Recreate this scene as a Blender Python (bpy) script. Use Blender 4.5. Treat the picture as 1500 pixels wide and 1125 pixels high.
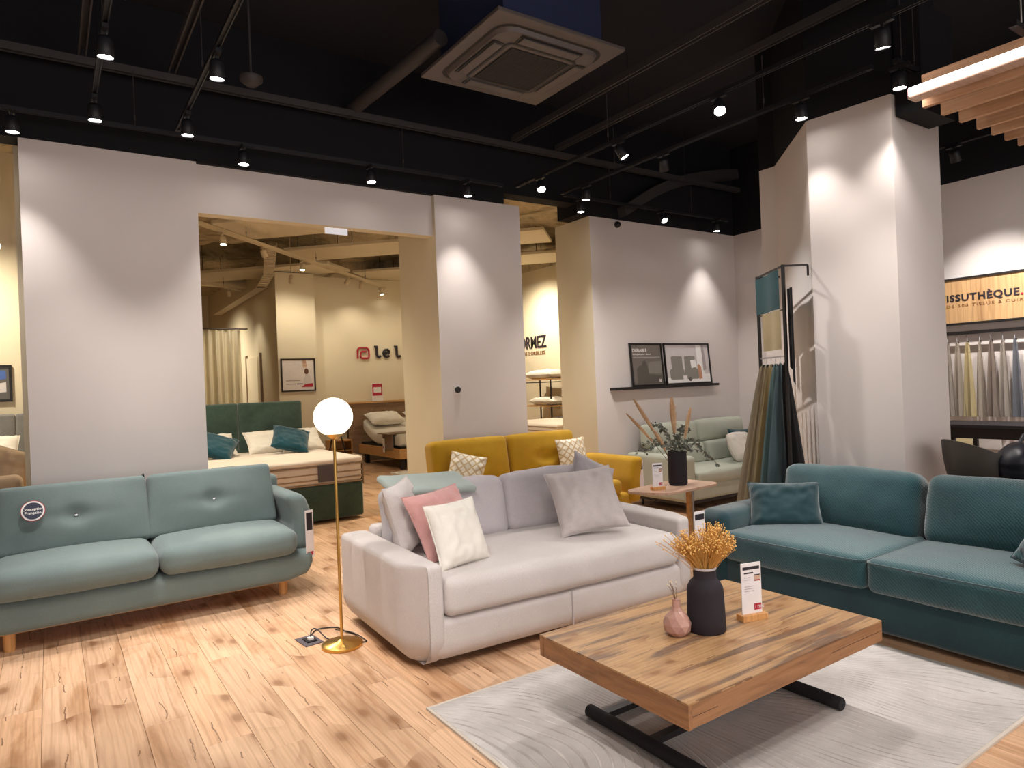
import bpy, bmesh, math, random
from mathutils import Vector, Matrix, Euler, noise
random.seed(7)
PI = math.pi
sc = bpy.context.scene
COL = sc.collection
for o in list(bpy.data.objects): bpy.data.objects.remove(o)

# ---------------------------------------------------------------- camera
CAMZ = 1.6
YAW = math.radians(34.2)
ROLL = 0.040
cam_d = bpy.data.cameras.new('camera')
cam = bpy.data.objects.new('camera', cam_d); COL.objects.link(cam); sc.camera = cam
cam_d.sensor_width = 36.0
cam_d.lens = 1000.0 * 36.0 / 1500.0
cam_d.clip_start = 0.05
fw = Vector((math.sin(YAW), math.cos(YAW), 0)); rt = Vector((math.cos(YAW), -math.sin(YAW), 0)); up = Vector((0, 0, 1))
c_, s_ = math.cos(ROLL), math.sin(ROLL)
cx = rt * c_ - up * s_          # camera right (picture turned a little anticlockwise)
cy = rt * s_ + up * c_
cam.matrix_world = Matrix(((cx.x, cy.x, -fw.x, 0), (cx.y, cy.y, -fw.y, 0), (cx.z, cy.z, -fw.z, CAMZ), (0, 0, 0, 1)))

# ---------------------------------------------------------------- world and exposure
w = bpy.data.worlds.new('world'); sc.world = w; w.use_nodes = True
w.node_tree.nodes['Background'].inputs[0].default_value = (0.9, 0.93, 1.0, 1)
w.node_tree.nodes['Background'].inputs[1].default_value = 0.05
sc.view_settings.view_transform = 'Standard'
sc.view_settings.look = 'None'
sc.view_settings.gamma = 1.0
sc.view_settings.use_curve_mapping = False
sc.view_settings.exposure = 0.2
SPOT_W = 150.0       # main showroom spots
SPOT_C = (1.0, 0.935, 0.885)
WARM_W = 110.0       # bedding room spots
WARM_C = (1.0, 0.88, 0.68)
FILL_W = 210.0     # soft fill added behind the camera, no such source seen
wl = bpy.data.lights.new('added_fill_light', 'AREA'); wl.shape = 'RECTANGLE'; wl.size = 11.4; wl.size_y = 2.9
wl.energy = FILL_W; wl.color = (1.0, 0.96, 0.95)
wo = bpy.data.objects.new('added_fill_light', wl); COL.objects.link(wo)
wo.location = (2.35, -3.95, 1.9); wo.rotation_euler = (PI / 2, 0, 0)

# ---------------------------------------------------------------- materials
def lin(c):
    return tuple(((v / 255.0) / 12.92 if v / 255.0 <= 0.04045 else (((v / 255.0) + 0.055) / 1.055) ** 2.4) for v in c) + (1.0,)
class NT:
    def __init__(s, name):
        s.m = bpy.data.materials.new(name); s.m.use_nodes = True
        s.t = s.m.node_tree; s.n = s.t.nodes; s.b = s.n['Principled BSDF']
    def add(s, typ, **k):
        x = s.n.new(typ)
        for a, v in k.items(): setattr(x, a, v)
        return x
    def link(s, a, b): s.t.links.new(a, b)
    def coord(s, scale=(1, 1, 1), kind='Object', rnd=False):
        tc = s.add('ShaderNodeTexCoord'); mp = s.add('ShaderNodeMapping')
        mp.inputs['Scale'].default_value = scale
        s.link(tc.outputs[kind], mp.inputs['Vector'])
        return mp
    def noise(s, vec, scale, detail=3, rough=0.5, dist=0.0):
        x = s.add('ShaderNodeTexNoise'); x.inputs['Scale'].default_value = scale
        x.inputs['Detail'].default_value = detail; x.inputs['Roughness'].default_value = rough
        x.inputs['Distortion'].default_value = dist
        s.link(vec.outputs[0], x.inputs['Vector']); return x
    def ramp(s, fac, stops, interp='LINEAR'):
        r = s.add('ShaderNodeValToRGB'); e = r.color_ramp.elements; r.color_ramp.interpolation = interp
        while len(e) < len(stops): e.new(0.5)
        for k, (p, c) in enumerate(stops): e[k].position = p; e[k].color = c
        s.link(fac, r.inputs[0]); return r
    def mix(s, fac, a, b, mode='MIX'):
        x = s.add('ShaderNodeMix', data_type='RGBA', blend_type=mode)
        for k, v in ((0, fac), (6, a), (7, b)):
            if hasattr(v, 'type') and hasattr(v, 'links'): s.link(v, x.inputs[k])
            else: x.inputs[k].default_value = v
        return x
    def math(s, op, a, b=0.0, c=0.0):
        x = s.add('ShaderNodeMath', operation=op)
        for k, v in enumerate((a, b, c)):
            if hasattr(v, 'links'): s.link(v, x.inputs[k])
            else: x.inputs[k].default_value = v
        return x
    def bump(s, h, strength=0.2, dist=0.01):
        x = s.add('ShaderNodeBump'); x.inputs['Strength'].default_value = strength; x.inputs['Distance'].default_value = dist
        s.link(h, x.inputs['Height']); s.link(x.outputs[0], s.b.inputs['Normal']); return x
    def set(s, color=None, rough=None, metal=None, spec=None, sheen=None):
        if color is not None: s.b.inputs['Base Color'].default_value = color
        if rough is not None: s.b.inputs['Roughness'].default_value = rough
        if metal is not None: s.b.inputs['Metallic'].default_value = metal
        if spec is not None: s.b.inputs['Specular IOR Level'].default_value = spec
        if sheen is not None: s.b.inputs['Sheen Weight'].default_value = sheen; s.b.inputs['Sheen Roughness'].default_value = 0.5

def paint(name, rgb, rough=0.85, var=0.04, spec=0.25):
    t = NT(name); v = t.coord()
    n = t.noise(v, 1.3, 3); c = lin(rgb); d = tuple(x * (1 - var) for x in c[:3]) + (1,)
    r = t.ramp(n.outputs[0], [(0.35, d), (0.65, c)])
    t.link(r.outputs[0], t.b.inputs['Base Color']); t.set(rough=rough, spec=spec)
    g = t.noise(v, 220, 2); t.bump(g.outputs[0], 0.05, 0.002)
    return t.m
def fabric(name, rgb, rgb2=None, weave=420, sheen=0.25, streak=0.12, rough=0.95, big=2.0, bump=0.25):
    t = NT(name); v = t.coord()
    a = lin(rgb); b = lin(rgb2) if rgb2 else tuple(x * 0.78 for x in a[:3]) + (1,)
    n = t.noise(v, big, 4, 0.6)
    r = t.ramp(n.outputs[0], [(0.3, b), (0.7, a)])
    f = t.noise(v, weave, 2, 0.7)
    f2 = t.ramp(f.outputs[0], [(0.35, (1 - streak * 2,) * 3 + (1,)), (0.65, (1, 1, 1, 1))])
    m = t.mix(1.0, r.outputs[0], f2.outputs[0], 'MULTIPLY')
    t.link(m.outputs[2], t.b.inputs['Base Color']); t.set(rough=rough, spec=0.15, sheen=sheen)
    t.bump(f.outputs[0], bump, 0.003)
    return t.m
def corduroy(name, rgb, rgb2, s=1.0):
    t = NT(name); v = t.coord((55 * s, 55 * s, 55 * s))
    ck = t.add('ShaderNodeTexWave', wave_type='BANDS', bands_direction='DIAGONAL'); ck.inputs['Scale'].default_value = 0.55; ck.inputs['Distortion'].default_value = 3.0
    ck.inputs['Detail'].default_value = 1; ck.inputs['Detail Scale'].default_value = 2.5
    t.link(v.outputs[0], ck.inputs['Vector'])
    v2 = t.coord(); n = t.noise(v2, 2.2, 4, 0.6)
    r = t.ramp(n.outputs[0], [(0.3, lin(rgb2)), (0.7, lin(rgb))])
    f = t.ramp(ck.outputs['Fac'], [(0.2, (0.72, 0.72, 0.72, 1)), (0.8, (1, 1, 1, 1))])
    m = t.mix(1.0, r.outputs[0], f.outputs[0], 'MULTIPLY')
    t.link(m.outputs[2], t.b.inputs['Base Color']); t.set(rough=0.8, spec=0.2, sheen=0.6)
    t.bump(ck.outputs['Fac'], 0.35, 0.004)
    return t.m
def plain(name, rgb, rough=0.5, metal=0.0, spec=0.5):
    t = NT(name); v = t.coord(); n = t.noise(v, 14, 3)
    c = lin(rgb); r = t.ramp(n.outputs[0], [(0.3, tuple(x * 0.93 for x in c[:3]) + (1,)), (0.7, c)])
    t.link(r.outputs[0], t.b.inputs['Base Color']); t.set(rough=rough, metal=metal, spec=spec); return t.m
def emis(name, col, strength):
    t = NT(name); t.set(color=(0.8, 0.8, 0.8, 1), rough=0.4)
    t.b.inputs['Emission Color'].default_value = col + (1,) if len(col) == 3 else col
    t.b.inputs['Emission Strength'].default_value = strength; return t.m
def wood(name, light, dark, streak, axis=1, s=1.0, rough=0.42, planks=False, crack=0.0, streaky=False, blue=0):
    t = NT(name)
    tc = t.add('ShaderNodeTexCoord')
    oi = t.add('ShaderNodeObjectInfo'); at = t.add('ShaderNodeAttribute', attribute_name='rnd')
    rs = t.math('ADD', oi.outputs['Random'] if planks else 0.37, at.outputs['Fac']); fr = t.math('FRACT', rs.outputs[0])
    off = t.math('MULTIPLY', fr.outputs[0], 97.0)
    cb = t.add('ShaderNodeCombineXYZ'); t.link(off.outputs[0], cb.inputs[0]); t.link(off.outputs[0], cb.inputs[1])
    ad = t.add('ShaderNodeVectorMath', operation='ADD'); t.link(tc.outputs['Object'], ad.inputs[0]); t.link(cb.outputs[0], ad.inputs[1])
    def mp(k, l):
        m = t.add('ShaderNodeMapping'); sc3 = [k * s] * 3; sc3[axis] = l * s
        m.inputs['Scale'].default_value = sc3; t.link(ad.outputs[0], m.inputs['Vector']); return m
    n1 = t.noise(mp(5, 0.38) if streaky else mp(5, 0.9), 1.0, 5, 0.62, 0.35 if streaky else 0.7)     # broad clouds
    n2 = t.noise(mp(60, 2.2), 1.0, 4, 0.6, 0.3)     # fine grain
    base = t.ramp(n1.outputs[0], [(0.30, lin(dark)), (0.48, lin(light)), (0.62, lin(light)), (0.80, lin(streak))])
    if streaky: base = t.ramp(n1.outputs[0], [(0.34, lin(dark)), (0.46, lin(light)), (0.54, lin(light)), (0.61, lin(dark)), (0.68, lin(streak))])
    g = t.ramp(n2.outputs[0], [(0.3, (0.80, 0.78, 0.76, 1)), (0.6, (1, 1, 1, 1))])
    m = t.mix(1.0, base.outputs[0], g.outputs[0], 'MULTIPLY')
    tone = t.ramp(fr.outputs[0], [(0.0, (0.86, 0.84, 0.82, 1)), (0.5, (1, 1, 1, 1)), (1.0, (1.0, 0.93, 0.86, 1))])
    m2 = t.mix(1.0 if planks else 0.0, m.outputs[2], tone.outputs[0], 'MULTIPLY')
    out = m2.outputs[2]
    # cathedral rings
    wv = t.add('ShaderNodeTexWave', wave_type='BANDS', bands_direction='X' if axis else 'Y'); wv.inputs['Scale'].default_value = 1.0
    wv.inputs['Distortion'].default_value = 9.0; wv.inputs['Detail'].default_value = 2.5; wv.inputs['Detail Scale'].default_value = 1.2
    t.link(mp(7, 0.7).outputs[0], wv.inputs['Vector'])
    rg = t.ramp(wv.outputs['Fac'], [(0.0, (0.76, 0.70, 0.64, 1)), (0.25, (1, 1, 1, 1))])
    m3 = t.mix(0.55, out, rg.outputs[0], 'MULTIPLY'); out = m3.outputs[2]
    if crack:
        # long drying cracks that run with the grain
        sep = t.add('ShaderNodeSeparateXYZ'); t.link(tc.outputs['Object'], sep.inputs[0])
        c1 = t.noise(mp(0.0 if axis else 3.0, 3.0 if axis else 0.0), 1.0, 4, 0.6)
        wob = t.math('MULTIPLY_ADD', c1.outputs[0], 0.075, -0.0375)
        lane = t.math('MULTIPLY_ADD', fr.outputs[0], 0.11, -0.055)
        across = t.math('ADD', t.math('ADD', sep.outputs[0 if axis else 2], wob.outputs[0]).outputs[0], lane.outputs[0])
        if not planks: across = t.math('PINGPONG', t.math('ADD', sep.outputs[1 if axis == 0 else 0], wob.outputs[0]).outputs[0], 0.11)
        ab = t.math('ABSOLUTE', across.outputs[0])
        wmod = t.noise(mp(2.0, 7.0), 1.0, 2)
        line = t.math('LESS_THAN', ab.outputs[0], t.math('MULTIPLY', wmod.outputs[0], 0.0055).outputs[0])
        mk = t.noise(mp(0.8, 3.2), 1.0, 1)
        ms = t.math('GREATER_THAN', mk.outputs[0], 0.55)
        mm = t.math('MULTIPLY', line.outputs[0], ms.outputs[0])
        mm2 = t.math('MULTIPLY', mm.outputs[0], 0.75)
        m4 = t.mix(mm2.outputs[0], out, lin((96, 62, 38)))
        # knots with a halo
        vo = t.add('ShaderNodeTexVoronoi', voronoi_dimensions='2D'); vo.inputs['Scale'].default_value = 1.0; t.link(mp(4.0, 1.9).outputs[0], vo.inputs['Vector'])
        kn = t.ramp(vo.outputs['Distance'], [(0.0, (1, 1, 1, 1)), (0.06, (0.95, 0.95, 0.95, 1)), (0.13, (0.45, 0.45, 0.45, 1)), (0.42, (0, 0, 0, 1))])
        sel = t.math('GREATER_THAN', t.noise(mp(1.7, 1.7), 1.0, 1).outputs[0], 0.45)
        kf = t.math('MULTIPLY', kn.outputs[0], sel.outputs[0]); kf2 = t.math('MULTIPLY', kf.outputs[0], 0.8)
        m5 = t.mix(kf2.outputs[0], m4.outputs[2], lin((128, 84, 50))); out = m5.outputs[2]
    t.link(out, t.b.inputs['Base Color']); t.set(rough=rough, spec=0.4)
    t.bump(n2.outputs[0], 0.12, 0.002)
    return t.m

M = {}
M['wall'] = paint('white_wall_paint', (218, 210, 206))
M['cream'] = paint('cream_wall_paint', (220, 209, 184))
M['black_ceiling'] = paint('black_ceiling_paint', (34, 34, 40), 0.8)
M['black_fascia'] = paint('black_fascia_paint', (24, 24, 29), 0.8)
M['beam'] = plain('dark_steel', (58, 54, 54), 0.6)
M['pipe'] = plain('galvanised_rod', (150, 146, 140), 0.5, 0.4)
M['black'] = plain('black_metal', (24, 21, 22), 0.45)
M['matte_black'] = plain('matte_black', (38, 35, 38), 0.75, spec=0.3)
M['floor'] = wood('oak_plank', (220, 182, 148), (184, 140, 102), (204, 162, 122), 1, 1.0, 0.42, True, 1.0)
M['table'] = wood('aged_oak', (186, 148, 106), (118, 96, 80), (160, 118, 80), 0, 1.9, 0.34, False, 0.6, True)
M['table_side'] = wood('aged_oak_side', (164, 118, 80), (112, 80, 60), (142, 98, 64), 0, 1.7, 0.45, False, 0.0)
M['table_end'] = wood('aged_oak_end', (164, 118, 80), (112, 80, 60), (142, 98, 64), 1, 1.7, 0.45, False, 0.0)
M['beech'] = wood('beech', (214, 158, 98), (196, 138, 80), (206, 150, 90), 2, 1.0, 0.5)
M['oak_light'] = wood('light_oak', (206, 160, 104), (184, 138, 86), (196, 150, 96), 0, 1.0, 0.5)
M['slat'] = wood('spruce_slat', (202, 158, 122), (180, 134, 98), (192, 146, 110), 1, 1.0, 0.6)
M['sign_wood'] = wood('sign_oak', (196, 158, 112), (168, 128, 86), (184, 144, 100), 2, 0.9, 0.6)
M['pink_wood'] = wood('pale_table_wood', (206, 172, 150), (188, 150, 126), (198, 160, 136), 0, 1.0, 0.3)
M['blue_fab'] = fabric('sage_blue_weave', (120, 135, 133), (106, 121, 120), sheen=0.2)
M['gray_fab'] = fabric('pale_grey_weave', (216, 208, 205), (204, 196, 192), sheen=0.15)
M['gray_fab2'] = fabric('lilac_grey_weave', (202, 195, 197), (188, 181, 185), sheen=0.15)
M['gray_pil'] = fabric('warm_grey_weave', (206, 196, 194), (192, 182, 180), sheen=0.2)
M['teal_fab'] = corduroy('teal_chevron_velvet', (52, 96, 102), (36, 74, 82))
M['teal_plain'] = fabric('teal_velvet', (42, 78, 84), (31, 61, 69), 300, 0.7, 0.15)
M['mustard'] = fabric('mustard_weave', (206, 162, 42), (182, 138, 30), 300, 0.2, 0.08)
M['mint'] = fabric('pale_mint_weave', (190, 194, 178), (176, 180, 166), 300, 0.1, 0.06)
M['pink'] = fabric('rose_velvet', (212, 162, 157), (196, 144, 140), 300, 0.4, 0.08)
M['ivory'] = fabric('ivory_cotton', (232, 226, 216), (220, 214, 204), 300, 0.1, 0.05)
M['sage'] = fabric('sage_weave', (172, 184, 178), (156, 168, 162), 300, 0.2, 0.08)
M['petrol'] = fabric('petrol_velvet', (22, 74, 88), (14, 56, 70), 200, 0.4, 0.08)
M['green_velvet'] = fabric('bottle_green_velvet', (74, 98, 88), (48, 70, 62), 120, 0.6, 0.15, 0.8, 4.0)
M['mattress'] = fabric('mattress_ticking', (228, 216, 204), (216, 202, 188), 200, 0.1, 0.05)
M['tape'] = fabric('mattress_tape', (176, 150, 124), None, 200, 0.1, 0.05)
M['grey_velvet'] = fabric('grey_velvet', (140, 140, 138), (120, 120, 118), 150, 0.5, 0.1)
M['brown_fab'] = fabric('taupe_runner', (160, 138, 116), (140, 118, 98), 200, 0.1, 0.1)
M['brown_panel'] = wood('greyed_oak_panel', (156, 126, 98), (128, 100, 76), (144, 114, 86), 0, 1.2, 0.6)
M['beige'] = fabric('beige_upholstery', (196, 170, 140), (180, 154, 126), 200, 0.1, 0.06)
M['brass'] = plain('brushed_brass', (214, 172, 96), 0.28, 1.0)
M['chrome'] = plain('chrome', (200, 200, 205), 0.2, 1.0)
M['gold'] = plain('gold_zip', (226, 206, 170), 0.3, 1.0)
M['white'] = plain('white_plastic', (228, 224, 218), 0.5)
M['cardw'] = plain('white_card', (236, 230, 230), 0.55)
M['red'] = plain('crimson_print', (176, 28, 52), 0.5)
M['ink'] = plain('black_print', (34, 26, 34), 0.6)
M['greyink'] = plain('grey_print', (168, 160, 160), 0.6)
M['whiteink'] = plain('white_print', (240, 238, 236), 0.6)
M['dark_grey_card'] = plain('grey_card', (84, 76, 82), 0.6)
M['navy'] = plain('navy_print', (48, 52, 74), 0.5)
M['brownink'] = plain('brown_print', (136, 98, 62), 0.6)
M['ac'] = plain('cassette_plastic', (92, 84, 81), 0.5)
M['ac_dark'] = plain('cassette_grille', (40, 37, 36), 0.7)
M['ac_body'] = plain('cassette_body', (36, 44, 78), 0.7)
M['rose_vase'] = plain('rose_glaze', (186, 142, 128), 0.32)
M['dark_vase'] = plain('charcoal_vase', (46, 41, 46), 0.8, spec=0.25)
M['straw'] = plain('golden_straw', (214, 160, 82), 0.8)
M['straw2'] = plain('golden_seedheads', (238, 192, 112), 0.8)
M['pale_bud'] = plain('pale_seedheads', (236, 220, 190), 0.8)
M['plume'] = fabric('pampas_plume', (226, 190, 150), (204, 160, 118), 150, 0.3, 0.2)
M['euca'] = plain('eucalyptus_leaf', (104, 108, 98), 0.7)
M['stem'] = plain('dry_stem', (120, 92, 64), 0.8)
M['darkbag'] = plain('navy_leather', (18, 19, 30), 0.42)
M['shell'] = plain('charcoal_shell', (70, 64, 58), 0.5)
M['spot_body'] = plain('black_spot_body', (22, 22, 28), 0.5)
M['white_metal'] = plain('white_metal', (214, 200, 172), 0.5)
M['lens'] = emis('lamp_lens', (1.0, 0.94, 0.88), 60.0)
M['lens_warm'] = emis('warm_lamp_lens', (1.0, 0.9, 0.7), 40.0)
M['globe'] = emis('opal_globe', (1.0, 0.92, 0.72), 1.5)
M['led'] = emis('led_strip', (1.0, 0.96, 1.0), 14.0)
M['exit'] = emis('exit_panel', (0.75, 0.82, 0.95), 0.35)
M['glass'] = plain('picture_mat', (222, 214, 212), 0.3)
M['photo_grey'] = plain('poster_grey', (118, 112, 106), 0.3)
M['photo_dark'] = plain('poster_dark_grey', (92, 88, 82), 0.3)
M['photo_light'] = plain('poster_light', (206, 200, 200), 0.3)
M['photo_sofa'] = plain('poster_sofa', (136, 132, 124), 0.3)
M['skin'] = plain('poster_skin', (190, 140, 112), 0.3)
M['brown_hair'] = plain('poster_brown', (96, 60, 48), 0.3)
M['photo_blue'] = plain('poster_blue', (70, 100, 170), 0.3)
# white curtain
t = NT('sheer_curtain'); t.set(color=lin((236, 228, 208)), rough=0.9); M['curtain'] = t.m
# raw concrete soffit
t = NT('raw_concrete'); v = t.coord((1, 1, 1)); n = t.noise(v, 1.1, 8, 0.68, 1.5); n2 = t.noise(v, 9, 4)
r = t.ramp(n.outputs[0], [(0.3, lin((112, 98, 78))), (0.5, lin((198, 184, 154))), (0.62, lin((204, 188, 156))), (0.75, lin((222, 210, 180)))])
g = t.ramp(n2.outputs[0], [(0.3, (0.75, 0.75, 0.75, 1)), (0.6, (1, 1, 1, 1))])
mm = t.mix(1.0, r.outputs[0], g.outputs[0], 'MULTIPLY'); t.link(mm.outputs[2], t.b.inputs['Base Color']); t.set(rough=0.9); t.bump(n2.outputs[0], 0.5, 0.02)
M['concrete'] = t.m
# rug with flowing carved lines
t = NT('carved_rug'); tc = t.add('ShaderNodeTexCoord')
mp = t.add('ShaderNodeMapping'); t.link(tc.outputs['Object'], mp.inputs['Vector'])
wob = t.noise(mp, 0.62, 1, 0.4)
sx = t.add('ShaderNodeSeparateXYZ'); t.link(tc.outputs['Object'], sx.inputs[0])
ph = t.math('MULTIPLY_ADD', wob.outputs[0], 2.6, sx.outputs[0])
sn = t.math('SINE', t.math('MULTIPLY', ph.outputs[0], 2 * PI / 0.045).outputs[0])
ln = t.ramp(sn.outputs[0], [(0.0, (1, 1, 1, 1)), (0.62, (1, 1, 1, 1)), (0.92, (0, 0, 0, 1))])
wash = t.noise(mp, 3.0, 5, 0.6)
thr = t.noise(t.coord((60, 240, 60)), 4.0, 2)
bc = t.ramp(wash.outputs[0], [(0.3, lin((176, 170, 166))), (0.7, lin((208, 202, 198)))])
br = t.ramp(t.noise(t.coord((6, 2.2, 6)), 2.0, 2).outputs[0], [(0.35, lin((222, 215, 209))), (0.65, lin((162, 153, 146)))])
inv = t.math('SUBTRACT', 1.0, ln.outputs[0])
fac = t.math('MULTIPLY', inv.outputs[0], 0.8)
m1 = t.mix(fac.outputs[0], bc.outputs[0], br.outputs[0])
th = t.ramp(thr.outputs[0], [(0.3, (0.86, 0.86, 0.86, 1)), (0.7, (1, 1, 1, 1))])
m2 = t.mix(1.0, m1.outputs[2], th.outputs[0], 'MULTIPLY')
t.link(m2.outputs[2], t.b.inputs['Base Color']); t.set(rough=0.95, spec=0.1, sheen=0.2)
t.bump(ln.outputs[0], 0.6, 0.006)
M['rug'] = t.m
M['rug_edge'] = fabric('rug_binding', (214, 202, 188), None, 200, 0.1, 0.05)
# ivory pillow with a beige lattice embroidered
t = NT('lattice_cotton'); v = t.coord((1, 1, 1)); mpx = t.coord((13, 13, 13)); mpx.inputs['Rotation'].default_value = (0, PI / 4, 0)
br_ = t.add('ShaderNodeTexBrick'); t.link(mpx.outputs[0], br_.inputs['Vector'])
ck = t.add('ShaderNodeTexWave', wave_type='RINGS', rings_direction='Y'); ck.inputs['Scale'].default_value = 0.9; ck.inputs['Distortion'].default_value = 2.0
t.link(mpx.outputs[0], ck.inputs['Vector'])
ws = []
for dr_ in ('X', 'Z'):
    q_ = t.add('ShaderNodeTexWave', wave_type='BANDS', bands_direction=dr_); q_.inputs['Scale'].default_value = 0.42; q_.inputs['Distortion'].default_value = 0.4
    t.link(mpx.outputs[0], q_.inputs['Vector']); ws.append(q_)
mn = t.math('MINIMUM', ws[0].outputs['Fac'], ws[1].outputs['Fac'])
r = t.ramp(mn.outputs[0], [(0.10, lin((206, 182, 140))), (0.22, lin((240, 232, 214)))])
t.link(r.outputs[0], t.b.inputs['Base Color']); t.set(rough=0.95); M['lattice'] = t.m

# ---------------------------------------------------------------- mesh helpers
def finish(bm, name, mats, parent=None, smooth=False, loc=None, rot=None):
    bmesh.ops.recalc_face_normals(bm, faces=bm.faces)
    me = bpy.data.meshes.new(name); bm.to_mesh(me); bm.free()
    if not isinstance(mats, (list, tuple)): mats = [mats]
    for m in mats: me.materials.append(m)
    if smooth:
        for p in me.polygons: p.use_smooth = True
        try: me.set_sharp_from_angle(angle=math.radians(50))
        except Exception: pass
    o = bpy.data.objects.new(name, me); COL.objects.link(o)
    if loc is not None: o.location = loc
    if rot is not None: o.rotation_euler = rot
    if parent is not None: o.parent = parent
    return o
def tag(o, label, cat, group=None, kind=None):
    o['label'] = label; o['category'] = cat
    if group: o['group'] = group
    if kind: o['kind'] = kind
    return o
def empty(name, label, cat, loc=(0, 0, 0), rz=0.0, group=None):
    o = bpy.data.objects.new(name, None); COL.objects.link(o); o.empty_display_size = 0.1
    o.location = loc; o.rotation_euler = (0, 0, rz)
    return tag(o, label, cat, group)
def struct(o): o['kind'] = 'structure'; return o
def box(bm, x0, y0, z0, x1, y1, z1, mi=0, bev=0.0):
    v = [bm.verts.new(p) for p in ((x0, y0, z0), (x1, y0, z0), (x1, y1, z0), (x0, y1, z0), (x0, y0, z1), (x1, y0, z1), (x1, y1, z1), (x0, y1, z1))]
    fs = [bm.faces.new([v[i] for i in q]) for q in ((0, 3, 2, 1), (4, 5, 6, 7), (0, 1, 5, 4), (1, 2, 6, 5), (2, 3, 7, 6), (3, 0, 4, 7))]
    for f in fs: f.material_index = mi
    if bev:
        es = {e for f in fs for e in f.edges}
        bmesh.ops.bevel(bm, geom=list(es), offset=bev, segments=2, profile=0.7, affect='EDGES')
    return fs
def B(*a, mi=0, bev=0.0):
    bm = bmesh.new(); box(bm, *a, mi=mi, bev=bev); return bm
def prism(bm, pts, z0, z1, mi=0):
    lo = [bm.verts.new((x, y, z0)) for x, y in pts]; hi = [bm.verts.new((x, y, z1)) for x, y in pts]
    n = len(pts); fs = [bm.faces.new(lo[::-1]), bm.faces.new(hi)]
    for i in range(n): fs.append(bm.faces.new((lo[i], lo[(i + 1) % n], hi[(i + 1) % n], hi[i])))
    for f in fs: f.material_index = mi
    return fs
def lathe(bm, prof, seg=24, c=(0, 0, 0), mi=0):
    rings = []
    for r, z in prof:
        if r < 1e-5: rings.append([bm.verts.new((c[0], c[1], c[2] + z))])
        else: rings.append([bm.verts.new((c[0] + r * math.cos(2 * PI * k / seg), c[1] + r * math.sin(2 * PI * k / seg), c[2] + z)) for k in range(seg)])
    for a, b in zip(rings, rings[1:]):
        for k in range(seg):
            q = [a[k % len(a)], a[(k + 1) % len(a)], b[(k + 1) % len(b)], b[k % len(b)]]
            u = []
            for x in q:
                if x not in u: u.append(x)
            if len(u) >= 3:
                f = bm.faces.new(u); f.material_index = mi
    for rg, rev in ((rings[0], True), (rings[-1], False)):
        if len(rg) > 2: bm.faces.new(rg[::-1] if rev else rg).material_index = mi
def tube(bm, pts, r, seg=8, mi=0, taper=None, caps=True):
    pts = [Vector(p) for p in pts]; rings = []
    prev = None
    for i, p in enumerate(pts):
        d = (pts[min(i + 1, len(pts) - 1)] - pts[max(i - 1, 0)]).normalized()
        if prev is None:
            a = d.orthogonal().normalized()
        else:
            a = (prev - d * prev.dot(d)).normalized()
        prev = a; b = d.cross(a)
        rr = r if taper is None else r * taper[i]
        rings.append([bm.verts.new(p + (a * math.cos(2 * PI * k / seg) + b * math.sin(2 * PI * k / seg)) * rr) for k in range(seg)])
    for a, b in zip(rings, rings[1:]):
        for k in range(seg):
            bm.faces.new((a[k], a[(k + 1) % seg], b[(k + 1) % seg], b[k])).material_index = mi
    if caps:
        bm.faces.new(rings[0][::-1]).material_index = mi; bm.faces.new(rings[-1]).material_index = mi
def axis_samples(s, r, n):
    h = s / 2; r = min(r, h * 0.98)
    a = [-h, -h + r * 0.13, -h + r * 0.4, -h + r * 0.7]
    inn = [-h + r + (2 * h - 2 * r) * k / n for k in range(n + 1)] if h - r > 1e-4 else [0.0]
    return a + inn + [-x for x in a[::-1]]
def cushion(sx, sy, sz, r=0.05, bulge=(0, 0, 0), n=8, wrinkle=0.0, seed=0, deform=None, ppow=2.0):
    """soft rounded box centred on the origin: rounded edges, faces swollen outwards"""
    bm = bmesh.new(); S = (sx, sy, sz); ax = [axis_samples(s, r, n if s > 0.3 else 4) for s in S]
    cache = {}
    def V(p):
        k = tuple(round(c, 6) for c in p)
        if k not in cache:
            q = Vector(p); rr = [min(r, s / 2 * 0.98) for s in S]
            inner = Vector([max(-s / 2 + e, min(s / 2 - e, c)) for s, e, c in zip(S, rr, q)])
            d = q - inner
            m = Vector([dc / e for dc, e in zip(d, rr)])
            if m.length > 1e-9:
                m.normalize(); pos = inner + Vector([mc * e for mc, e in zip(m, rr)])
            else: pos = q
            u = [pos[i] / (S[i] / 2) for i in range(3)]
            out = pos.copy()
            for i in range(3):
                j, l = (i + 1) % 3, (i + 2) % 3
                out[i] += bulge[i] * u[i] * max(0, 1 - abs(u[j]) ** ppow) * max(0, 1 - abs(u[l]) ** ppow)
            if wrinkle:
                nn = noise.noise_vector(pos * 5.0 + Vector((seed * 7.3, seed, 1.7))); out += nn * wrinkle
                out += noise.noise_vector(pos * 14.0 + Vector((seed * 3.3, seed, 9.7))) * wrinkle * 0.3
            if deform: out = Vector(deform(out, u))
            cache[k] = bm.verts.new(out)
        return cache[k]
    for i in range(3):
        j, l = (i + 1) % 3, (i + 2) % 3
        for sgn in (-1, 1):
            for a0, a1 in zip(ax[j], ax[j][1:]):
                for b0, b1 in zip(ax[l], ax[l][1:]):
                    q = []
                    for a, b in ((a0, b0), (a1, b0), (a1, b1), (a0, b1)):
                        p = [0, 0, 0]; p[i] = sgn * S[i] / 2; p[j] = a; p[l] = b; q.append(V(p))
                    if sgn < 0: q.reverse()
                    try: bm.faces.new(q)
                    except ValueError: pass
    return bm
def soft(name, mat, parent, cxyz, size, r=0.05, bulge=(0, 0, 0), rot=None, **k):
    return finish(cushion(*size, r=r, bulge=bulge, **k), name, mat, parent, True, cxyz, rot)
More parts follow.
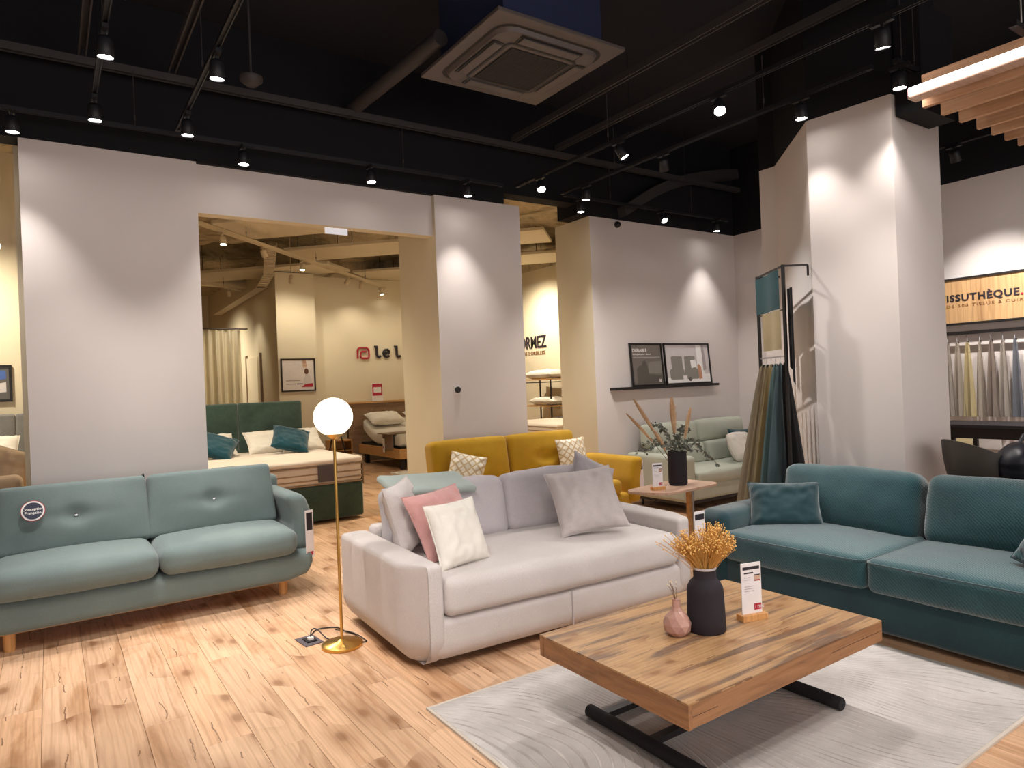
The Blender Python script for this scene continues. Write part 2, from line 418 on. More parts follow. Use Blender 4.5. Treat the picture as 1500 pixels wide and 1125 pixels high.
def PR(tilt, roll, yaw):
    m = Matrix.Rotation(math.radians(yaw), 3, 'Z') @ Matrix.Rotation(math.radians(tilt), 3, 'X') @ Matrix.Rotation(math.radians(roll), 3, 'Y')
    return m.to_euler()
def throw_pillow(label, loc, rot, w, h, t, mat, group=None, seed=1, name='throw_pillow', piping=None, cat='pillow', pinch=0.07):
    N = 26; bm = bmesh.new(); g = {}
    for side in (-1, 1):
        for i in range(N + 1):
            for j in range(N + 1):
                edge = i in (0, N) or j in (0, N)
                if edge and side == 1: g[(1, i, j)] = g[(-1, i, j)]; continue
                x = -1 + 2 * i / N; z = -1 + 2 * j / N
                x = math.sin(x * PI / 2) * 0.5 + x * 0.5; z = math.sin(z * PI / 2) * 0.5 + z * 0.5
                px = x * (1 - pinch * (1 - z * z)); pz = z * (1 - pinch * (1 - x * x))
                th = (max(0, 1 - x ** 4) * max(0, 1 - z ** 4)) ** 0.62
                p = Vector((px * w / 2, 0, pz * h / 2))
                nz = noise.noise(Vector((p.x * 7 + seed * 11, side * 3.1, p.z * 7)))
                cr = abs(x * z) ** 1.2
                nz2 = noise.noise(Vector((p.x * 22 + seed, side * 5.0, p.z * 22)))
                th2 = th * t / 2 * (1 + 0.22 * nz + 0.30 * (cr + .25) * nz2 * 2)
                sag = -0.02 * (1 - z) * th * 0.5
                g[(side, i, j)] = bm.verts.new((p.x + nz * 0.004, side * th2, p.z + sag))
    for side in (-1, 1):
        for i in range(N):
            for j in range(N):
                q = [g[(side, i, j)], g[(side, i + 1, j)], g[(side, i + 1, j + 1)], g[(side, i, j + 1)]]
                if side == 1: q.reverse()
                bm.faces.new(q)
    ring = [g[(-1, i, 0)].co.copy() for i in range(N)] + [g[(-1, N, j)].co.copy() for j in range(N)] + [g[(-1, N - i, N)].co.copy() for i in range(N)] + [g[(-1, 0, N - j)].co.copy() for j in range(N)]
    o = finish(bm, name, mat, None, True, loc, rot); tag(o, label, cat, group)
    b2 = bmesh.new(); ring.append(ring[0]); tube(b2, ring, 0.0035, 5, caps=False)
    finish(b2, 'seam', piping or mat, o, True)
    return o
def text(name, s, size, mat, parent, loc, rot, extrude=0.001, align='LEFT', spacing=1.0, bold=0.0, xs=1.0, fit=None):
    cu = bpy.data.curves.new(name, 'FONT'); cu.body = s; cu.size = size; cu.extrude = extrude; cu.align_x = align
    cu.space_character = spacing; cu.offset = bold; cu.resolution_u = 3
    tmp = bpy.data.objects.new('tmp_text', cu); COL.objects.link(tmp)
    dg = bpy.context.evaluated_depsgraph_get(); dg.update()
    me = bpy.data.meshes.new_from_object(tmp.evaluated_get(dg)); bpy.data.objects.remove(tmp)
    me.materials.clear(); me.materials.append(mat)
    if fit:
        xv = [v.co.x for v in me.vertices]; xs = fit / (max(xv) - min(xv))
    for v in me.vertices: v.co.x *= xs
    o = bpy.data.objects.new(name, me); COL.objects.link(o); o.location = loc; o.rotation_euler = rot
    if parent is not None: o.parent = parent
    return o
def proj(p):
    d = Vector(p) - Vector((0, 0, CAMZ)); z = d.dot(fw)
    if z < 0.1: return None
    return 750 + 1000 * d.dot(cx) / z, 562.5 - 1000 * d.dot(cy) / z, z

# ---------------------------------------------------------------- the shell
WT = 3.67      # top of the white walls; black paint above
CH = 4.95      # black slab
# floor with planks
floor = struct(finish(B(-4, -4, -0.06, 9.6, 22, -0.008), 'floor', M['matte_black']))
PW, PL = 0.207, 1.285
rows = []
r_ = random.Random(3)
for i in range(-19, 47):
    x0 = -0.08 + i * PW
    if x0 + PW > 9.6: break
    y = -4 + r_.random() * PL
    while y < 22:
        rows.append((x0 + PW / 2, y + PL / 2)); y += PL
def vis(c):
    best = 0
    for dx in (-.1, .1):
        for dy in (-.6, 0, .6):
            q = proj((c[0] + dx, c[1] + dy, 0))
            if q and -30 < q[0] < 1530 and -30 < q[1] < 1160 and c[1] < 8.6 and c[0] < 6.5: best = max(best, 1 / q[2])
    return best
rows.sort(key=vis, reverse=True)
near = [c for c in rows[:285] if vis(c) > 0]; far = rows[len(near):]
pbm = bmesh.new(); fs = box(pbm, -PW / 2 + .0007, -PL / 2 + .0007, -0.008, PW / 2 - .0007, PL / 2 - .0007, 0.0)
bmesh.ops.bevel(pbm, geom=[e for e in pbm.edges if all(abs(v.co.z) < 1e-6 for v in e.verts)], offset=0.0011, segments=1, affect='EDGES')
plank = finish(pbm, 'plank', M['floor'], floor, False, (near[0][0], near[0][1], 0))
for c in near[1:]:
    q = plank.copy(); COL.objects.link(q); q.location = (c[0], c[1], 0); q.parent = floor
bm = bmesh.new(); lay = bm.faces.layers.float.new('rnd')
for c in far:
    for f in box(bm, c[0] - PW / 2 + .0007, c[1] - PL / 2 + .0007, -0.008, c[0] + PW / 2 - .0007, c[1] + PL / 2 - .0007, 0.0): f[lay] = r_.random()
fp = finish(bm, 'planks', M['floor'], floor); fp['kind'] = 'stuff'

def wall(name, pts, z0, z1, mat, over=None):
    """prism with per-side materials: over = {side index: material}"""
    mats = [mat]; bm = bmesh.new(); fs = prism(bm, pts, z0, z1)
    for k, m in (over or {}).items():
        if m not in mats: mats.append(m)
        fs[2 + k].material_index = mats.index(m)
    return struct(finish(bm, name, mats))
CR = M['cream']; WH = M['wall']
def rect(x0, y0, x1, y1): return [(x0, y0), (x1, y0), (x1, y1), (x0, y1)]
wall('wall_back', rect(-0.13, 6.5, 1.145, 6.74), 0, WT, CR, {0: WH})
wall('wall_back', [(-0.17, 6.74), (-0.13, 6.74), (-0.13, 7.1), (-0.17, 7.1)], 0, WT, CR)
wall('trim_1', rect(1.145, 6.56, 3.5, 6.70), 3.235, WT, CR, {0: WH})                       # header over the wide opening
wall('wall_back', rect(3.5, 6.5, 4.615, 7.43), 0, WT, CR, {0: WH})
wall('wall_back', rect(5.69, 6.5, 8.5, 7.2), 0, WT, CR, {0: WH})
# black upper walls
BF = M['black_fascia']
wall('trim_2', rect(-4, 6.5, 4.405, 6.72), WT, CH, BF)
wall('trim_3', rect(4.405, 6.5, 5.5, 6.72), 3.80, CH, BF)
wall('trim_4', rect(5.5, 6.5, 9.6, 6.9), WT, CH, BF)
# right hand wall, continuous behind the column
wall('wall_right', rect(8.5, -4, 8.7, 6.5), 0, WT, WH)
wall('trim_5', rect(8.5, -4, 8.7, 6.5), WT, CH, BF)
wall('wall_right', rect(9.0, 7.2, 9.2, 14.6), 0, 4.1, CR)
# column
colp = [(5.315, 2.60), (6.06, 2.60), (6.06, 3.20), (6.35, 3.8), (6.35, 4.30), (6.075, 4.30), (6.075, 4.12), (5.245, 3.25)]
wall('wall_column', colp, 0, WT, WH)
wall('trim_6', colp, WT, CH, BF)
# walls the picture does not show, closing the room
wall('wall_front', rect(-4, -4.2, 8.7, -4), 0, .4, WH)
wall('wall_front', rect(-4, -4.2, 8.7, -4), 3.4, CH, WH)
for x0, x1 in ((-4, -3.4), (8.1, 8.7)): wall('wall_front', rect(x0, -4.2, x1, -4), .4, 3.4, WH)
added_win = struct(finish(B(-3.4, -4.1, .4, 8.1, -4.09, 3.4), 'added_window_1', M['white']))  # unseen pane, added only to go with the fill light
wall('wall_left', rect(-4.2, -4, -4, 8.5), 0, CH, WH)
struct(finish(B(-4.2, -4.2, CH, 9.7, 6.9, CH + 0.1), 'ceiling', M['black_ceiling']))
# bedding room
CR2 = 4.1
wall('wall_back', rect(4.72, 14.6, 9.2, 14.8), 0, CR2, CR)
wall('wall_back', rect(3.93, 14.3, 4.74, 14.8), 0, CR2, CR)                                # pilaster with the poster
wall('wall_left', rect(3.96, 14.8, 4.1, 21.5), 0, 5.0, CR)
wall('wall_back', rect(-4.2, 21.5, 4.1, 21.7), 0, 5.0, CR)
wall('wall_left', rect(-1.0, 10.4, -0.9, 21.5), 0, 5.0, CR)
wall('wall_back', rect(-4.2, 10.4, 0.9, 10.5), 0, 5.0, CR)
wall('wall_left', rect(-4.2, 8.5, -4.0, 10.4), 0, 5.0, CR)
for nm, r_c in (('trim_7', rect(3.9, 14.6, 9.2, 14.9)), ('trim_8', rect(9.0, 7.2, 9.2, 14.6))):
    wall(nm, r_c, CR2, 4.75, M['concrete'])
# concrete soffit, wavy
bm = bmesh.new(); nx, ny = 70, 80; gv = {}
for i in range(nx + 1):
    for j in range(ny + 1):
        x = -4.2 + 13.9 * i / nx; y = 6.72 + 15.1 * j / ny
        s = (x + y) * 0.7071; z = 4.62 + 0.16 * math.sin(s * 2.1) + 0.14 * noise.noise(Vector((x * 1.3, y * 1.3, 0)))
        gv[i, j] = bm.verts.new((x, y, z))
for i in range(nx):
    for j in range(ny): bm.faces.new((gv[i, j], gv[i, j + 1], gv[i + 1, j + 1], gv[i + 1, j]))
soff = struct(finish(bm, 'ceiling', M['concrete'], None, True))
struct(finish(B(-4.2, 6.72, 5.0, 9.7, 22, 5.1), 'ceiling', M['concrete']))

# ---------------------------------------------------------------- ceiling gear of the showroom
def beam(label, p0, p1, wd=0.06, hg=0.06, mat='beam'):
    bm = bmesh.new(); p0 = Vector(p0); p1 = Vector(p1); d = (p1 - p0); L = d.length
    # open channel, hollow side down
    t_ = 0.012
    box(bm, 0, -wd / 2, hg - t_, L, wd / 2, hg); box(bm, 0, -wd / 2, 0, L, -wd / 2 + t_, hg - t_); box(bm, 0, wd / 2 - t_, 0, L, wd / 2, hg - t_)
    k = int(L / 2.6) + 1
    o = finish(bm, 'ceiling_channel', M[mat], None, False, p0, (0, 0, math.atan2(d.y, d.x)))
    tag(o, label, 'ceiling beam', 'steel channels hung across the black ceiling')
    for j in range(k):
        b = bmesh.new(); x = (j + 0.5) * L / k
        tube(b, [(x, 0, hg), (x, 0, CH - p0.z)], 0.004, 5); finish(b, 'hanger_rod', M['black'], o)
    return o
BZ = 4.25
beam('long black steel channel crossing the ceiling parallel to the back wall', (-3, 6.30, BZ), (8.4, 6.30, BZ))
beam('leftmost black steel channel running away over the blue sofa', (0.31, -1, BZ + .062), (0.31, 6.27, BZ + .062))
beam('second black steel channel from the left, above the twin spots', (0.945, -1, BZ + .062), (0.945, 6.27, BZ + .062))
beam('black steel channel passing right beside the ceiling cassette', (4.41, -1, BZ + .062), (4.41, 6.27, BZ + .062))
beam('black steel channel between the cassette and the white column', (5.03, -1, BZ + .062), (5.03, 6.27, BZ + .062))
b = bmesh.new()
tube(b, [(2.56, 6.48, 4.36), (2.66, 4.72, 4.36)], 0.065, 12)
tag(finish(b, 'service_pipe', M['beam'], None, True), 'dark service pipe angled towards the ceiling cassette', 'pipe')
# curved rib on the black wall over the alcove
ARC = [(6.17, 3.825), (6.30, 3.90), (6.50, 4.02), (6.75, 4.15), (7.05, 4.28), (7.40, 4.40), (7.80, 4.50), (8.15, 4.57), (8.48, 4.62)]
b = bmesh.new(); vs = []
for k, (x, z) in enumerate(ARC):
    vs.append([b.verts.new(p) for p in ((x, 6.36, z), (x, 6.5, z), (x + .03, 6.5, z - .13), (x + .03, 6.36, z - .13))])
for p_, q_ in zip(vs, vs[1:]):
    for k in range(4): b.faces.new((p_[k], p_[(k + 1) % 4], q_[(k + 1) % 4], q_[k]))
b.faces.new(vs[0]); b.faces.new(vs[-1][::-1])
tag(finish(b, 'ceiling_arch', M['beam'], None, True), 'dark curved rib on the black wall over the alcove', 'ceiling rib')

TZ = 3.77
KT = 0.9644      # the tracks hang a little in front of the walls
def track(label, p0, p1, mat='spot_body', wd=0.035, hg=0.03, z=TZ, group='lighting tracks of the showroom'):
    kk = KT if mat == 'spot_body' else 1.0
    p0 = Vector((p0[0] * kk, p0[1] * kk, z)); p1 = Vector((p1[0] * kk, p1[1] * kk, z)); d = p1 - p0; L = d.length
    bm = bmesh.new()
    box(bm, 0, -wd / 2, hg * .4, L, wd / 2, hg); box(bm, 0, -wd / 2, 0, L, -wd / 2 + .008, hg * .4); box(bm, 0, wd / 2 - .008, 0, L, wd / 2, hg * .4)
    o = finish(bm, 'lighting_track', M[mat], None, False, p0, (0, 0, math.atan2(d.y, d.x)))
    tag(o, label, 'track', group)
    for x in (0.0, L - 0.04):
        finish(B(x - .002, -wd / 2 - .002, -.002, x + .042, wd / 2 + .002, hg + .002), 'end_cap', M[mat], o)
    k = max(2, int(L / 2.0))
    for j in range(k):
        b = bmesh.new(); x = (j + 0.5) * L / k
        tube(b, [(x, 0, hg), (x, 0, (BZ if mat == 'spot_body' else 4.6) - z)], 0.003, 5); tube(b, [(x, 0, hg + .05), (x, 0, hg + .09)], 0.007, 6)
        finish(b, 'suspension_wire', M['beam'], o)
    return o
track('black lighting track running away above the middle of the blue sofa', (0.98, -0.6), (0.98, 6.33))
track('short black lighting track nearest the left edge of the picture', (0.355, -0.6), (0.355, 5.95))
track('black lighting track along the top of the left wall and header', (-3.0, 6.44), (4.35, 6.44))
track('black lighting track passing right of the ceiling cassette', (4.525, 0.2), (4.525, 6.40))
track('black lighting track ending at the white column corner', (5.18, 2.66), (5.18, 6.40))
track('black lighting track along the alcove back wall', (5.24, 6.44), (8.3, 6.44))
track('short black lighting track turning the corner onto the column face', (5.24, 2.52), (5.62, 2.52))
track('black lighting track in front of the fabric library wall', (7.7, -0.5), (7.7, 3.4))

def spotlight(label, x, y, tilt=(0, 0), energy=None, size=72, warm=False, group=None, z=TZ, blend=0.85, name='track_spotlight'):
    """x, y under the track; tilt = horizontal aim vector (dx, dy) per unit of drop"""
    mat = M['white_metal'] if warm else M['spot_body']
    o = empty(name, label, 'spotlight', (x, y, z), 0, group)
    if group and group.startswith('spotlights deeper'):
        bm = bmesh.new(); tube(bm, [(0, 0, -.01), (0, 0, .95)], .006, 6); finish(bm, 'stem', mat, o)
    bm = bmesh.new(); box(bm, -.017, -.07, -.025, .017, .07, .001); box(bm, -.008, -.008, -.05, .008, .008, -.024)
    finish(bm, 'track_adapter', mat, o)
    aim = Vector((tilt[0], tilt[1], -1)).normalized()
    q = (-aim).to_track_quat('Z', 'Y')          # local -Z is the aim
    piv = Vector((0, 0, -.05))
    bm = bmesh.new(); lathe(bm, [(0.018, 0.004), (0.034, 0.0), (0.044, -.02), (0.046, -.115), (0.043, -.118), (0.040, -.105)], 20)
    h = finish(bm, 'housing', mat, o, True, piv); h.rotation_euler = q.to_euler()
    bm = bmesh.new(); lathe(bm, [(0.0, -.105), (0.039, -.106), (0.039, -.112), (0.0, -.114)], 20)
    l = finish(bm, 'lens', M['lens_warm'] if warm else M['lens'], o, True, piv); l.rotation_euler = q.to_euler()
    ld = bpy.data.lights.new('spot', 'SPOT'); ld.energy = energy or (WARM_W if warm else SPOT_W)
    ld.color = WARM_C if warm else SPOT_C; ld.spot_size = math.radians(size); ld.spot_blend = blend; ld.shadow_soft_size = 0.035
    lo = bpy.data.objects.new('spot_beam', ld); COL.objects.link(lo)
    lo.location = piv + aim * 0.13; lo.rotation_euler = q.to_euler(); lo.parent = o
    return o
G1 = 'track spotlights over the showroom'
def SP(label, x, y, **k):
    if y > 5.8 and 'energy' not in k: k['energy'] = SPOT_W * .55
    return spotlight(label, x * KT, y * KT, group=G1, **k)
SP('black track spotlight at the far left above the wall end', -0.16, 6.42)
SP('black track spotlight above the left wall, lower one of the left track pair', 0.355, 5.88, tilt=(0, .06))
SP('black track spotlight highest on the left, nearest the blue sofa', 0.355, 4.75, tilt=(0, .1), size=66)
SP('black track spotlight second from the left at the top of the picture', 0.985, 4.74, tilt=(0, .1), size=66)
SP('black track spotlight above the right end of the left wall', 0.985, 5.89, tilt=(0, .06))
SP('black track spotlight over the left end of the header', 1.53, 6.42)
SP('black track spotlight over the middle of the header', 2.75, 6.42, tilt=(0, -.1))
SP('black track spotlight over the pier with the thermostat', 3.88, 6.42)
SP('black tilted track spotlight glaring over the gap between the two piers', 4.525, 5.95, tilt=(-.25, -.5), size=66, energy=SPOT_W * 1.1)
SP('black track spotlight hanging above the doorway gap right of the tilted one', 5.18, 5.95, tilt=(0, .1))
SP('black track spotlight at the left end of the alcove wall', 5.49, 6.42)
SP('black tilted track spotlight dark side towards the camera, right of the cassette', 4.525, 4.72, tilt=(.42, -.38), size=62)
SP('black tilted track spotlight aimed over the alcove sofa', 5.18, 4.76, tilt=(.5, .42), size=85, energy=SPOT_W * .95)
SP('black track spotlight shining towards the camera at upper centre right', 4.525, 3.55, tilt=(-.45, -.45), size=60)
SP('black track spotlight left of the slanted column top', 5.18, 3.25, tilt=(.02, .0), size=80, energy=SPOT_W * .33)
SP('black track spotlight at the top of the picture left of the LED bar', 4.525, 2.25, tilt=(.22, .12), size=80, energy=SPOT_W * .8)
SP('black track spotlight on the top corner of the white column', 5.30, 2.52, tilt=(.0, .05), size=95, energy=SPOT_W * .35)
SP('black track spotlight in the far corner of the alcove', 8.03, 6.42)
SP('black track spotlight over the picture ledge', 6.90, 6.42, tilt=(-.1, -.7))
SP('black track spotlight over the left of the fabric library sign', 7.7, 3.17, tilt=(.5, .02), energy=SPOT_W * 1.3)
SP('black track spotlight at the right edge of the picture before the fabric wall', 7.7, 2.50, tilt=(.5, .0), energy=SPOT_W * 1.3)
SP('small black track spotlight glimpsed between the wooden slats', 7.7, 2.05, tilt=(.35, .0))
G2 = 'added track spotlights above and behind the camera'  # unseen lamps added to light the sofa fronts
for x, y, tl in ((0.98, 3.3, (.1, .35)), (0.98, 1.6, (.1, .4)), (0.355, 2.6, (0, .35)), (4.525, 1.0, (-.25, .25)), (0.355, 0.6, (.2, .5)), (0.98, 0.0, (.45, .6)), (4.525, 0.45, (-.5, .4))):
    spotlight('added black track spotlight out of view above the near floor', x * KT, y * KT, tilt=tl, size=72, group=G2, energy=SPOT_W * 0.72)

# ceiling cassette
ac = empty('ceiling_cassette', 'square ceiling air conditioning cassette with rounded inner panel and dark grille', 'air conditioner', (3.27, 4.51, 4.2))
S2 = 0.6
finish(B(-S2, -S2, 0, S2, S2, .03, bev=.008), 'mounting_plate', M['ac'], ac)
finish(B(-.47, -.47, .03, .47, .47, .66), 'body', M['ac_body'], ac)
def rring(bm, h0, r0, h1, r1, z0, z1, seg=8):
    def loop(h, r, z):
        o = []
        for cxx, cyy, a0 in ((h - r, h - r, 0), (-h + r, h - r, PI / 2), (-h + r, -h + r, PI), (h - r, -h + r, 1.5 * PI)):
            for k in range(seg + 1):
                a = a0 + PI / 2 * k / seg; o.append(bm.verts.new((cxx + r * math.cos(a), cyy + r * math.sin(a), z)))
        return o
    a = loop(h0, r0, z0); b_ = loop(h1, r1, z1); n = len(a)
    for k in range(n): bm.faces.new((a[k], a[(k + 1) % n], b_[(k + 1) % n], b_[k]))
    return a, b_
bm = bmesh.new(); rring(bm, .475, .13, .46, .13, 0, -.03); a, b_ = rring(bm, .46, .13, .31, .03, -.03, -.042); finish(bm, 'fascia', M['ac'], ac, True)
bm = bmesh.new(); rring(bm, .505, .15, .478, .14, -.001, -.002); finish(bm, 'shadow_gap', M['ac_dark'], ac)
bm = bmesh.new(); rring(bm, .332, .04, .312, .03, -.046, -.047); finish(bm, 'grille_gap', M['black'], ac)
bm = bmesh.new(); a, b_ = rring(bm, .315, .03, .29, .02, -.044, -.05); bm.faces.new(a); finish(bm, 'grille_frame', M['ac'], ac, True)
bm = bmesh.new(); box(bm, -.275, -.275, -.053, .275, .275, -.049, bev=.001)
for k in range(26): box(bm, -.27 + k * .0212, -.27, -.056, -.264 + k * .0212, .27, -.053)
finish(bm, 'grille', M['ac_dark'], ac)
for k in range(4):
    a = k * PI / 2
    bm = bmesh.new(); box(bm, -.27, .35, -.052, .27, .43, -.037, bev=.006)
    finish(bm, 'louvre', M['ac'], ac, False, (0, 0, 0), (0, 0, a))
    bm = bmesh.new(); box(bm, -.29, .335, -.0415, .29, .445, -.034)
    finish(bm, 'louvre_slot', M['black'], ac, False, (0, 0, 0), (0, 0, a))

# slatted canopy with LED bar
can = empty('slat_canopy', 'hanging canopy of parallel pale wooden slats at upper right', 'ceiling slats', (4.34, 2.02, 3.2))
xs_ = [0.0, .17, .41, .66, .92, 1.15, 1.37, 1.60, 1.84, 2.08]
for k, x in enumerate(xs_[1:]):
    o = finish(B(x, -3.2, 0, x + .035, 0, .2, bev=.003), 'slat', M['slat'], can)
for y in (-.55, -1.9, -3.0):
    bm = bmesh.new(); box(bm, -.02, y - .02, .2, 2.2, y + .02, .23); finish(bm, 'cross_rail', M['black'], can)
    bm = bmesh.new()
    for x in (.1, 1.1, 2.1): tube(bm, [(x, y, .23), (x, y, CH - 3.2)], .004, 5)
    finish(bm, 'suspension_wire', M['pipe'], can)
led = empty('led_light_bar', 'long glowing white LED bar beside the wooden slats', 'light', (4.37, 2.04, 3.2))
finish(B(0, -3.2, .03, .10, 0, .09, bev=.004), 'housing', M['pink_wood'], led)
finish(B(-.006, -3.19, .046, 0.0, -.01, .092), 'diffuser', M['led'], led)
tag(finish(B(5.36, 2.40, 3.50, 5.88, 2.59, 4.3), 'bulkhead_box', BF), 'black boxed bulkhead hanging against the narrow column face', 'bulkhead')

# ---------------------------------------------------------------- bedding room ceiling
def st(s, t_): return ((s + t_) * .7071, (s - t_) * .7071)
def diag_panel(label, s0, s1, t0, t1, z=4.12):
    pts = [st(s0, t0), st(s0, t1), st(s1, t1), st(s1, t0)]
    bm = bmesh.new(); prism(bm, pts, z, z + .05); o = finish(bm, 'acoustic_panel', CR); tag(o, label, 'ceiling panel', 'acoustic panels under the concrete soffit')
    for a, b_ in ((.2, .2), (.8, .2), (.2, .8), (.8, .8)):
        p = st(s0 + (s1 - s0) * a, t0 + (t1 - t0) * b_); bm = bmesh.new(); tube(bm, [(p[0], p[1], z + .05), (p[0], p[1], 4.75)], .006, 5); finish(bm, 'hanger_rod', M['beam'], o)
diag_panel('cream suspended ceiling panel nearest the header of the wide opening', 9.0, 10.14, -6.1, -3.0)
diag_panel('cream suspended ceiling panel second behind the header', 11.15, 12.2, -6.15, -1.5)
diag_panel('cream suspended ceiling panel at the left, before the curtain', 12.55, 13.6, -9.6, -6.0)
diag_panel('cream suspended ceiling panel above the wall lettering', 13.75, 15.2, -6.0, -3.5)
diag_panel('cream suspended ceiling panel far left behind the rounded one', 9.0, 10.1, -12.0, -8.2)
diag_panel('cream suspended ceiling panel seen through the narrow gap', 13.2, 14.3, -2.6, 0.6)
track('white lighting track crossing the bedding room diagonally', (1.75, 9.88), (6.45, 14.5), 'white_metal', .06, .05, 3.9, 'lighting tracks of the bedding room')
track('short white lighting track before the curtain', (1.9, 14.2), (3.6, 15.9), 'white_metal', .05, .04, 3.9, 'lighting tracks of the bedding room')
G3 = 'white track spotlights in the bedding room'
for lb, x, y, tl, e in (
    ('white track spotlight nearest the left jamb of the wide opening', 2.12, 10.25, (0, -.1), 1.0),
    ('white tilted track spotlight second along the diagonal track', 2.85, 10.98, (.4, .3), 1.0),
    ('white track spotlight in the middle of the diagonal track', 3.75, 11.88, (-.1, -.1), 1.0),
    ('white track spotlight left of the red wall emblem', 5.10, 13.22, (-.5, .7), 1.2),
    ('white track spotlight above the red wall emblem', 5.55, 13.67, (.1, .6), 1.2),
    ('white track spotlight at the far end of the diagonal track', 6.3, 14.42, (.2, -.25), .25)):
    spotlight(lb, x, y, tilt=tl, warm=True, z=3.9, group=G3, energy=WARM_W * e * .30, size=95, blend=1.0)
spotlight('white track spotlight on the short track before the curtain', 3.3, 15.6, tilt=(.1, .2), warm=True, z=3.9, group=G3, size=95, blend=1.0, energy=WARM_W * .6)
for x, y, tl in ((7.8, 11.5, (.6, .2)), (7.5, 9.2, (.3, -.2)), (5.0, 9.2, (0, -.25)), (-1.2, 9.4, (.2, .3)), (1.6, 8.4, (0, -.1)), (6.6, 13.4, (.2, .35)), (4.0, 13.4, (.1, .55)), (2.2, 17.5, (.5, .1))):  # wide lamps added to raise the ambient light of this room
    spotlight('added white spotlight for ambient light in the bedding room', x, y, tilt=tl, warm=True, z=3.9, group='spotlights deeper in the bedding room, added for ambient light', size=130, blend=1.0, energy=WARM_W * (.35 if y > 13 and x > 3 else 3.0))
# bare bulb fitting at the far left
o = empty('pendant_lamp', 'small bright ceiling lamp glimpsed at the left picture edge', 'lamp', (-0.40, 8.9, 3.25))
bm = bmesh.new(); lathe(bm, [(0, -.03), (.03, -.02), (.042, .01), (.03, .04), (0, .05)], 16); finish(bm, 'bulb', M['lens_warm'], o, True)
bm = bmesh.new(); tube(bm, [(0, 0, .045), (0, 0, 1.25)], .006, 6); finish(bm, 'cord', M['white'], o)
# cable tray
tr = empty('cable_tray', 'perforated cream cable tray bending down towards the curtain', 'cable tray')
path = [Vector((3.2, 11.8, 4.1)), Vector((3.70, 13.9, 3.95)), Vector((3.74, 14.7, 3.8)), Vector((3.80, 19.5, 3.75))]
for a, b_ in zip(path, path[1:]):
    d = b_ - a; L = d.length; bm = bmesh.new()
    box(bm, 0, -.1, 0, L, -.09, .06); box(bm, 0, .09, 0, L, .1, .06)
    for k in range(int(L / .12)): box(bm, k * .12, -.1, 0, k * .12 + .07, .1, .008)
    q = d.to_track_quat('X', 'Z'); ob = finish(bm, 'tray_section', M['white_metal'], tr, False, a); ob.rotation_euler = q.to_euler()
bm = bmesh.new(); lathe(bm, [(.14, 0), (.14, 3.0)], 18); o = finish(bm, 'ventilation_duct', M['white_metal'], None, True, (1.2, 16.4, 4.25), (0, PI / 2, .2)); tag(o, 'round grey ventilation duct over the curtain', 'duct')
o = empty('illuminated_exit_panel', 'small blank pale blue illuminated panel hung under the header', 'sign', (2.45, 6.64, 3.18))
finish(B(-.115, -.012, -.005, .115, .012, .115, bev=.003), 'panel', M['exit'], o); 
# ---------------------------------------------------------------- wall fittings
o = empty('thermostat', 'square white thermostat with black round dial on the pier', 'thermostat', (3.69, 6.5, 1.56))
finish(B(-.045, -.012, -.05, .045, 0, .045, bev=.004), 'plate', M['white'], o)
bm = bmesh.new(); lathe(bm, [(0, 0), (.033, 0), (.036, .012), (.030, .022), (0, .022)], 24); finish(bm, 'dial', M['black'], o, True, (0, -.012, 0), (PI / 2, 0, 0))
o = empty('dome_camera', 'small dark dome security camera high on the alcove wall', 'camera', (6.14, 6.5, 3.60))
bm = bmesh.new(); lathe(bm, [(0, 0), (.05, 0), (.05, .015), (0, .015)], 20); finish(bm, 'base', M['white'], o, True, (0, 0, 0), (PI / 2, 0, 0))
bm = bmesh.new(); lathe(bm, [(.042, 0), (.042, .02), (.03, .05), (.015, .062), (0, .065)], 20); finish(bm, 'dome', M['black'], o, True, (0, -.015, 0), (PI / 2, 0, 0))
o = empty('smoke_detector', 'dark round detector on the ceiling left of the cassette', 'detector', (1.45, 5.73, 4.15))
bm = bmesh.new(); lathe(bm, [(0, -.05), (.04, -.045), (.09, 0), (.09, .03), (0, .03)], 20); finish(bm, 'body', M['beam'], o, True)
bm = bmesh.new(); tube(bm, [(0, 0, .03), (0, 0, .80)], .01, 6); finish(bm, 'stem', M['beam'], o)

# picture ledge and the two posters
tag(finish(B(5.92, 6.38, 1.465, 7.90, 6.5, 1.50, bev=.003), 'picture_ledge', M['black']), 'long black picture ledge on the alcove wall', 'shelf')
def framed(name, label, loc, rot, W, H, paintf, group=None, fr=.022, dp=.02, mat='black', bg='photo_grey'):
    o = empty(name, label, 'picture', loc, 0, group); o.rotation_euler = rot
    bm = bmesh.new()
    box(bm, -W / 2, -dp, 0, W / 2, 0, fr); box(bm, -W / 2, -dp, H - fr, W / 2, 0, H); box(bm, -W / 2, -dp, fr, -W / 2 + fr, 0, H - fr); box(bm, W / 2 - fr, -dp, fr, W / 2, 0, H - fr)
    finish(bm, 'frame', M[mat], o)
    finish(B(-W / 2 + fr, -.008, fr, W / 2 - fr, -.002, H - fr), 'print', M[bg], o)
    paintf(o, W, H); return o
def flat(parent, name, mat, pts, y=-.0085, t_=.0006):
    bm = bmesh.new()
    a = [bm.verts.new((x, y, z)) for x, z in pts]; b_ = [bm.verts.new((x, y - t_, z)) for x, z in pts]; n = len(pts)
    bm.faces.new(a); bm.faces.new(b_)
    for k in range(n): bm.faces.new((a[k], a[(k + 1) % n], b_[(k + 1) % n], b_[k]))
    return finish(bm, name, M[mat], parent)
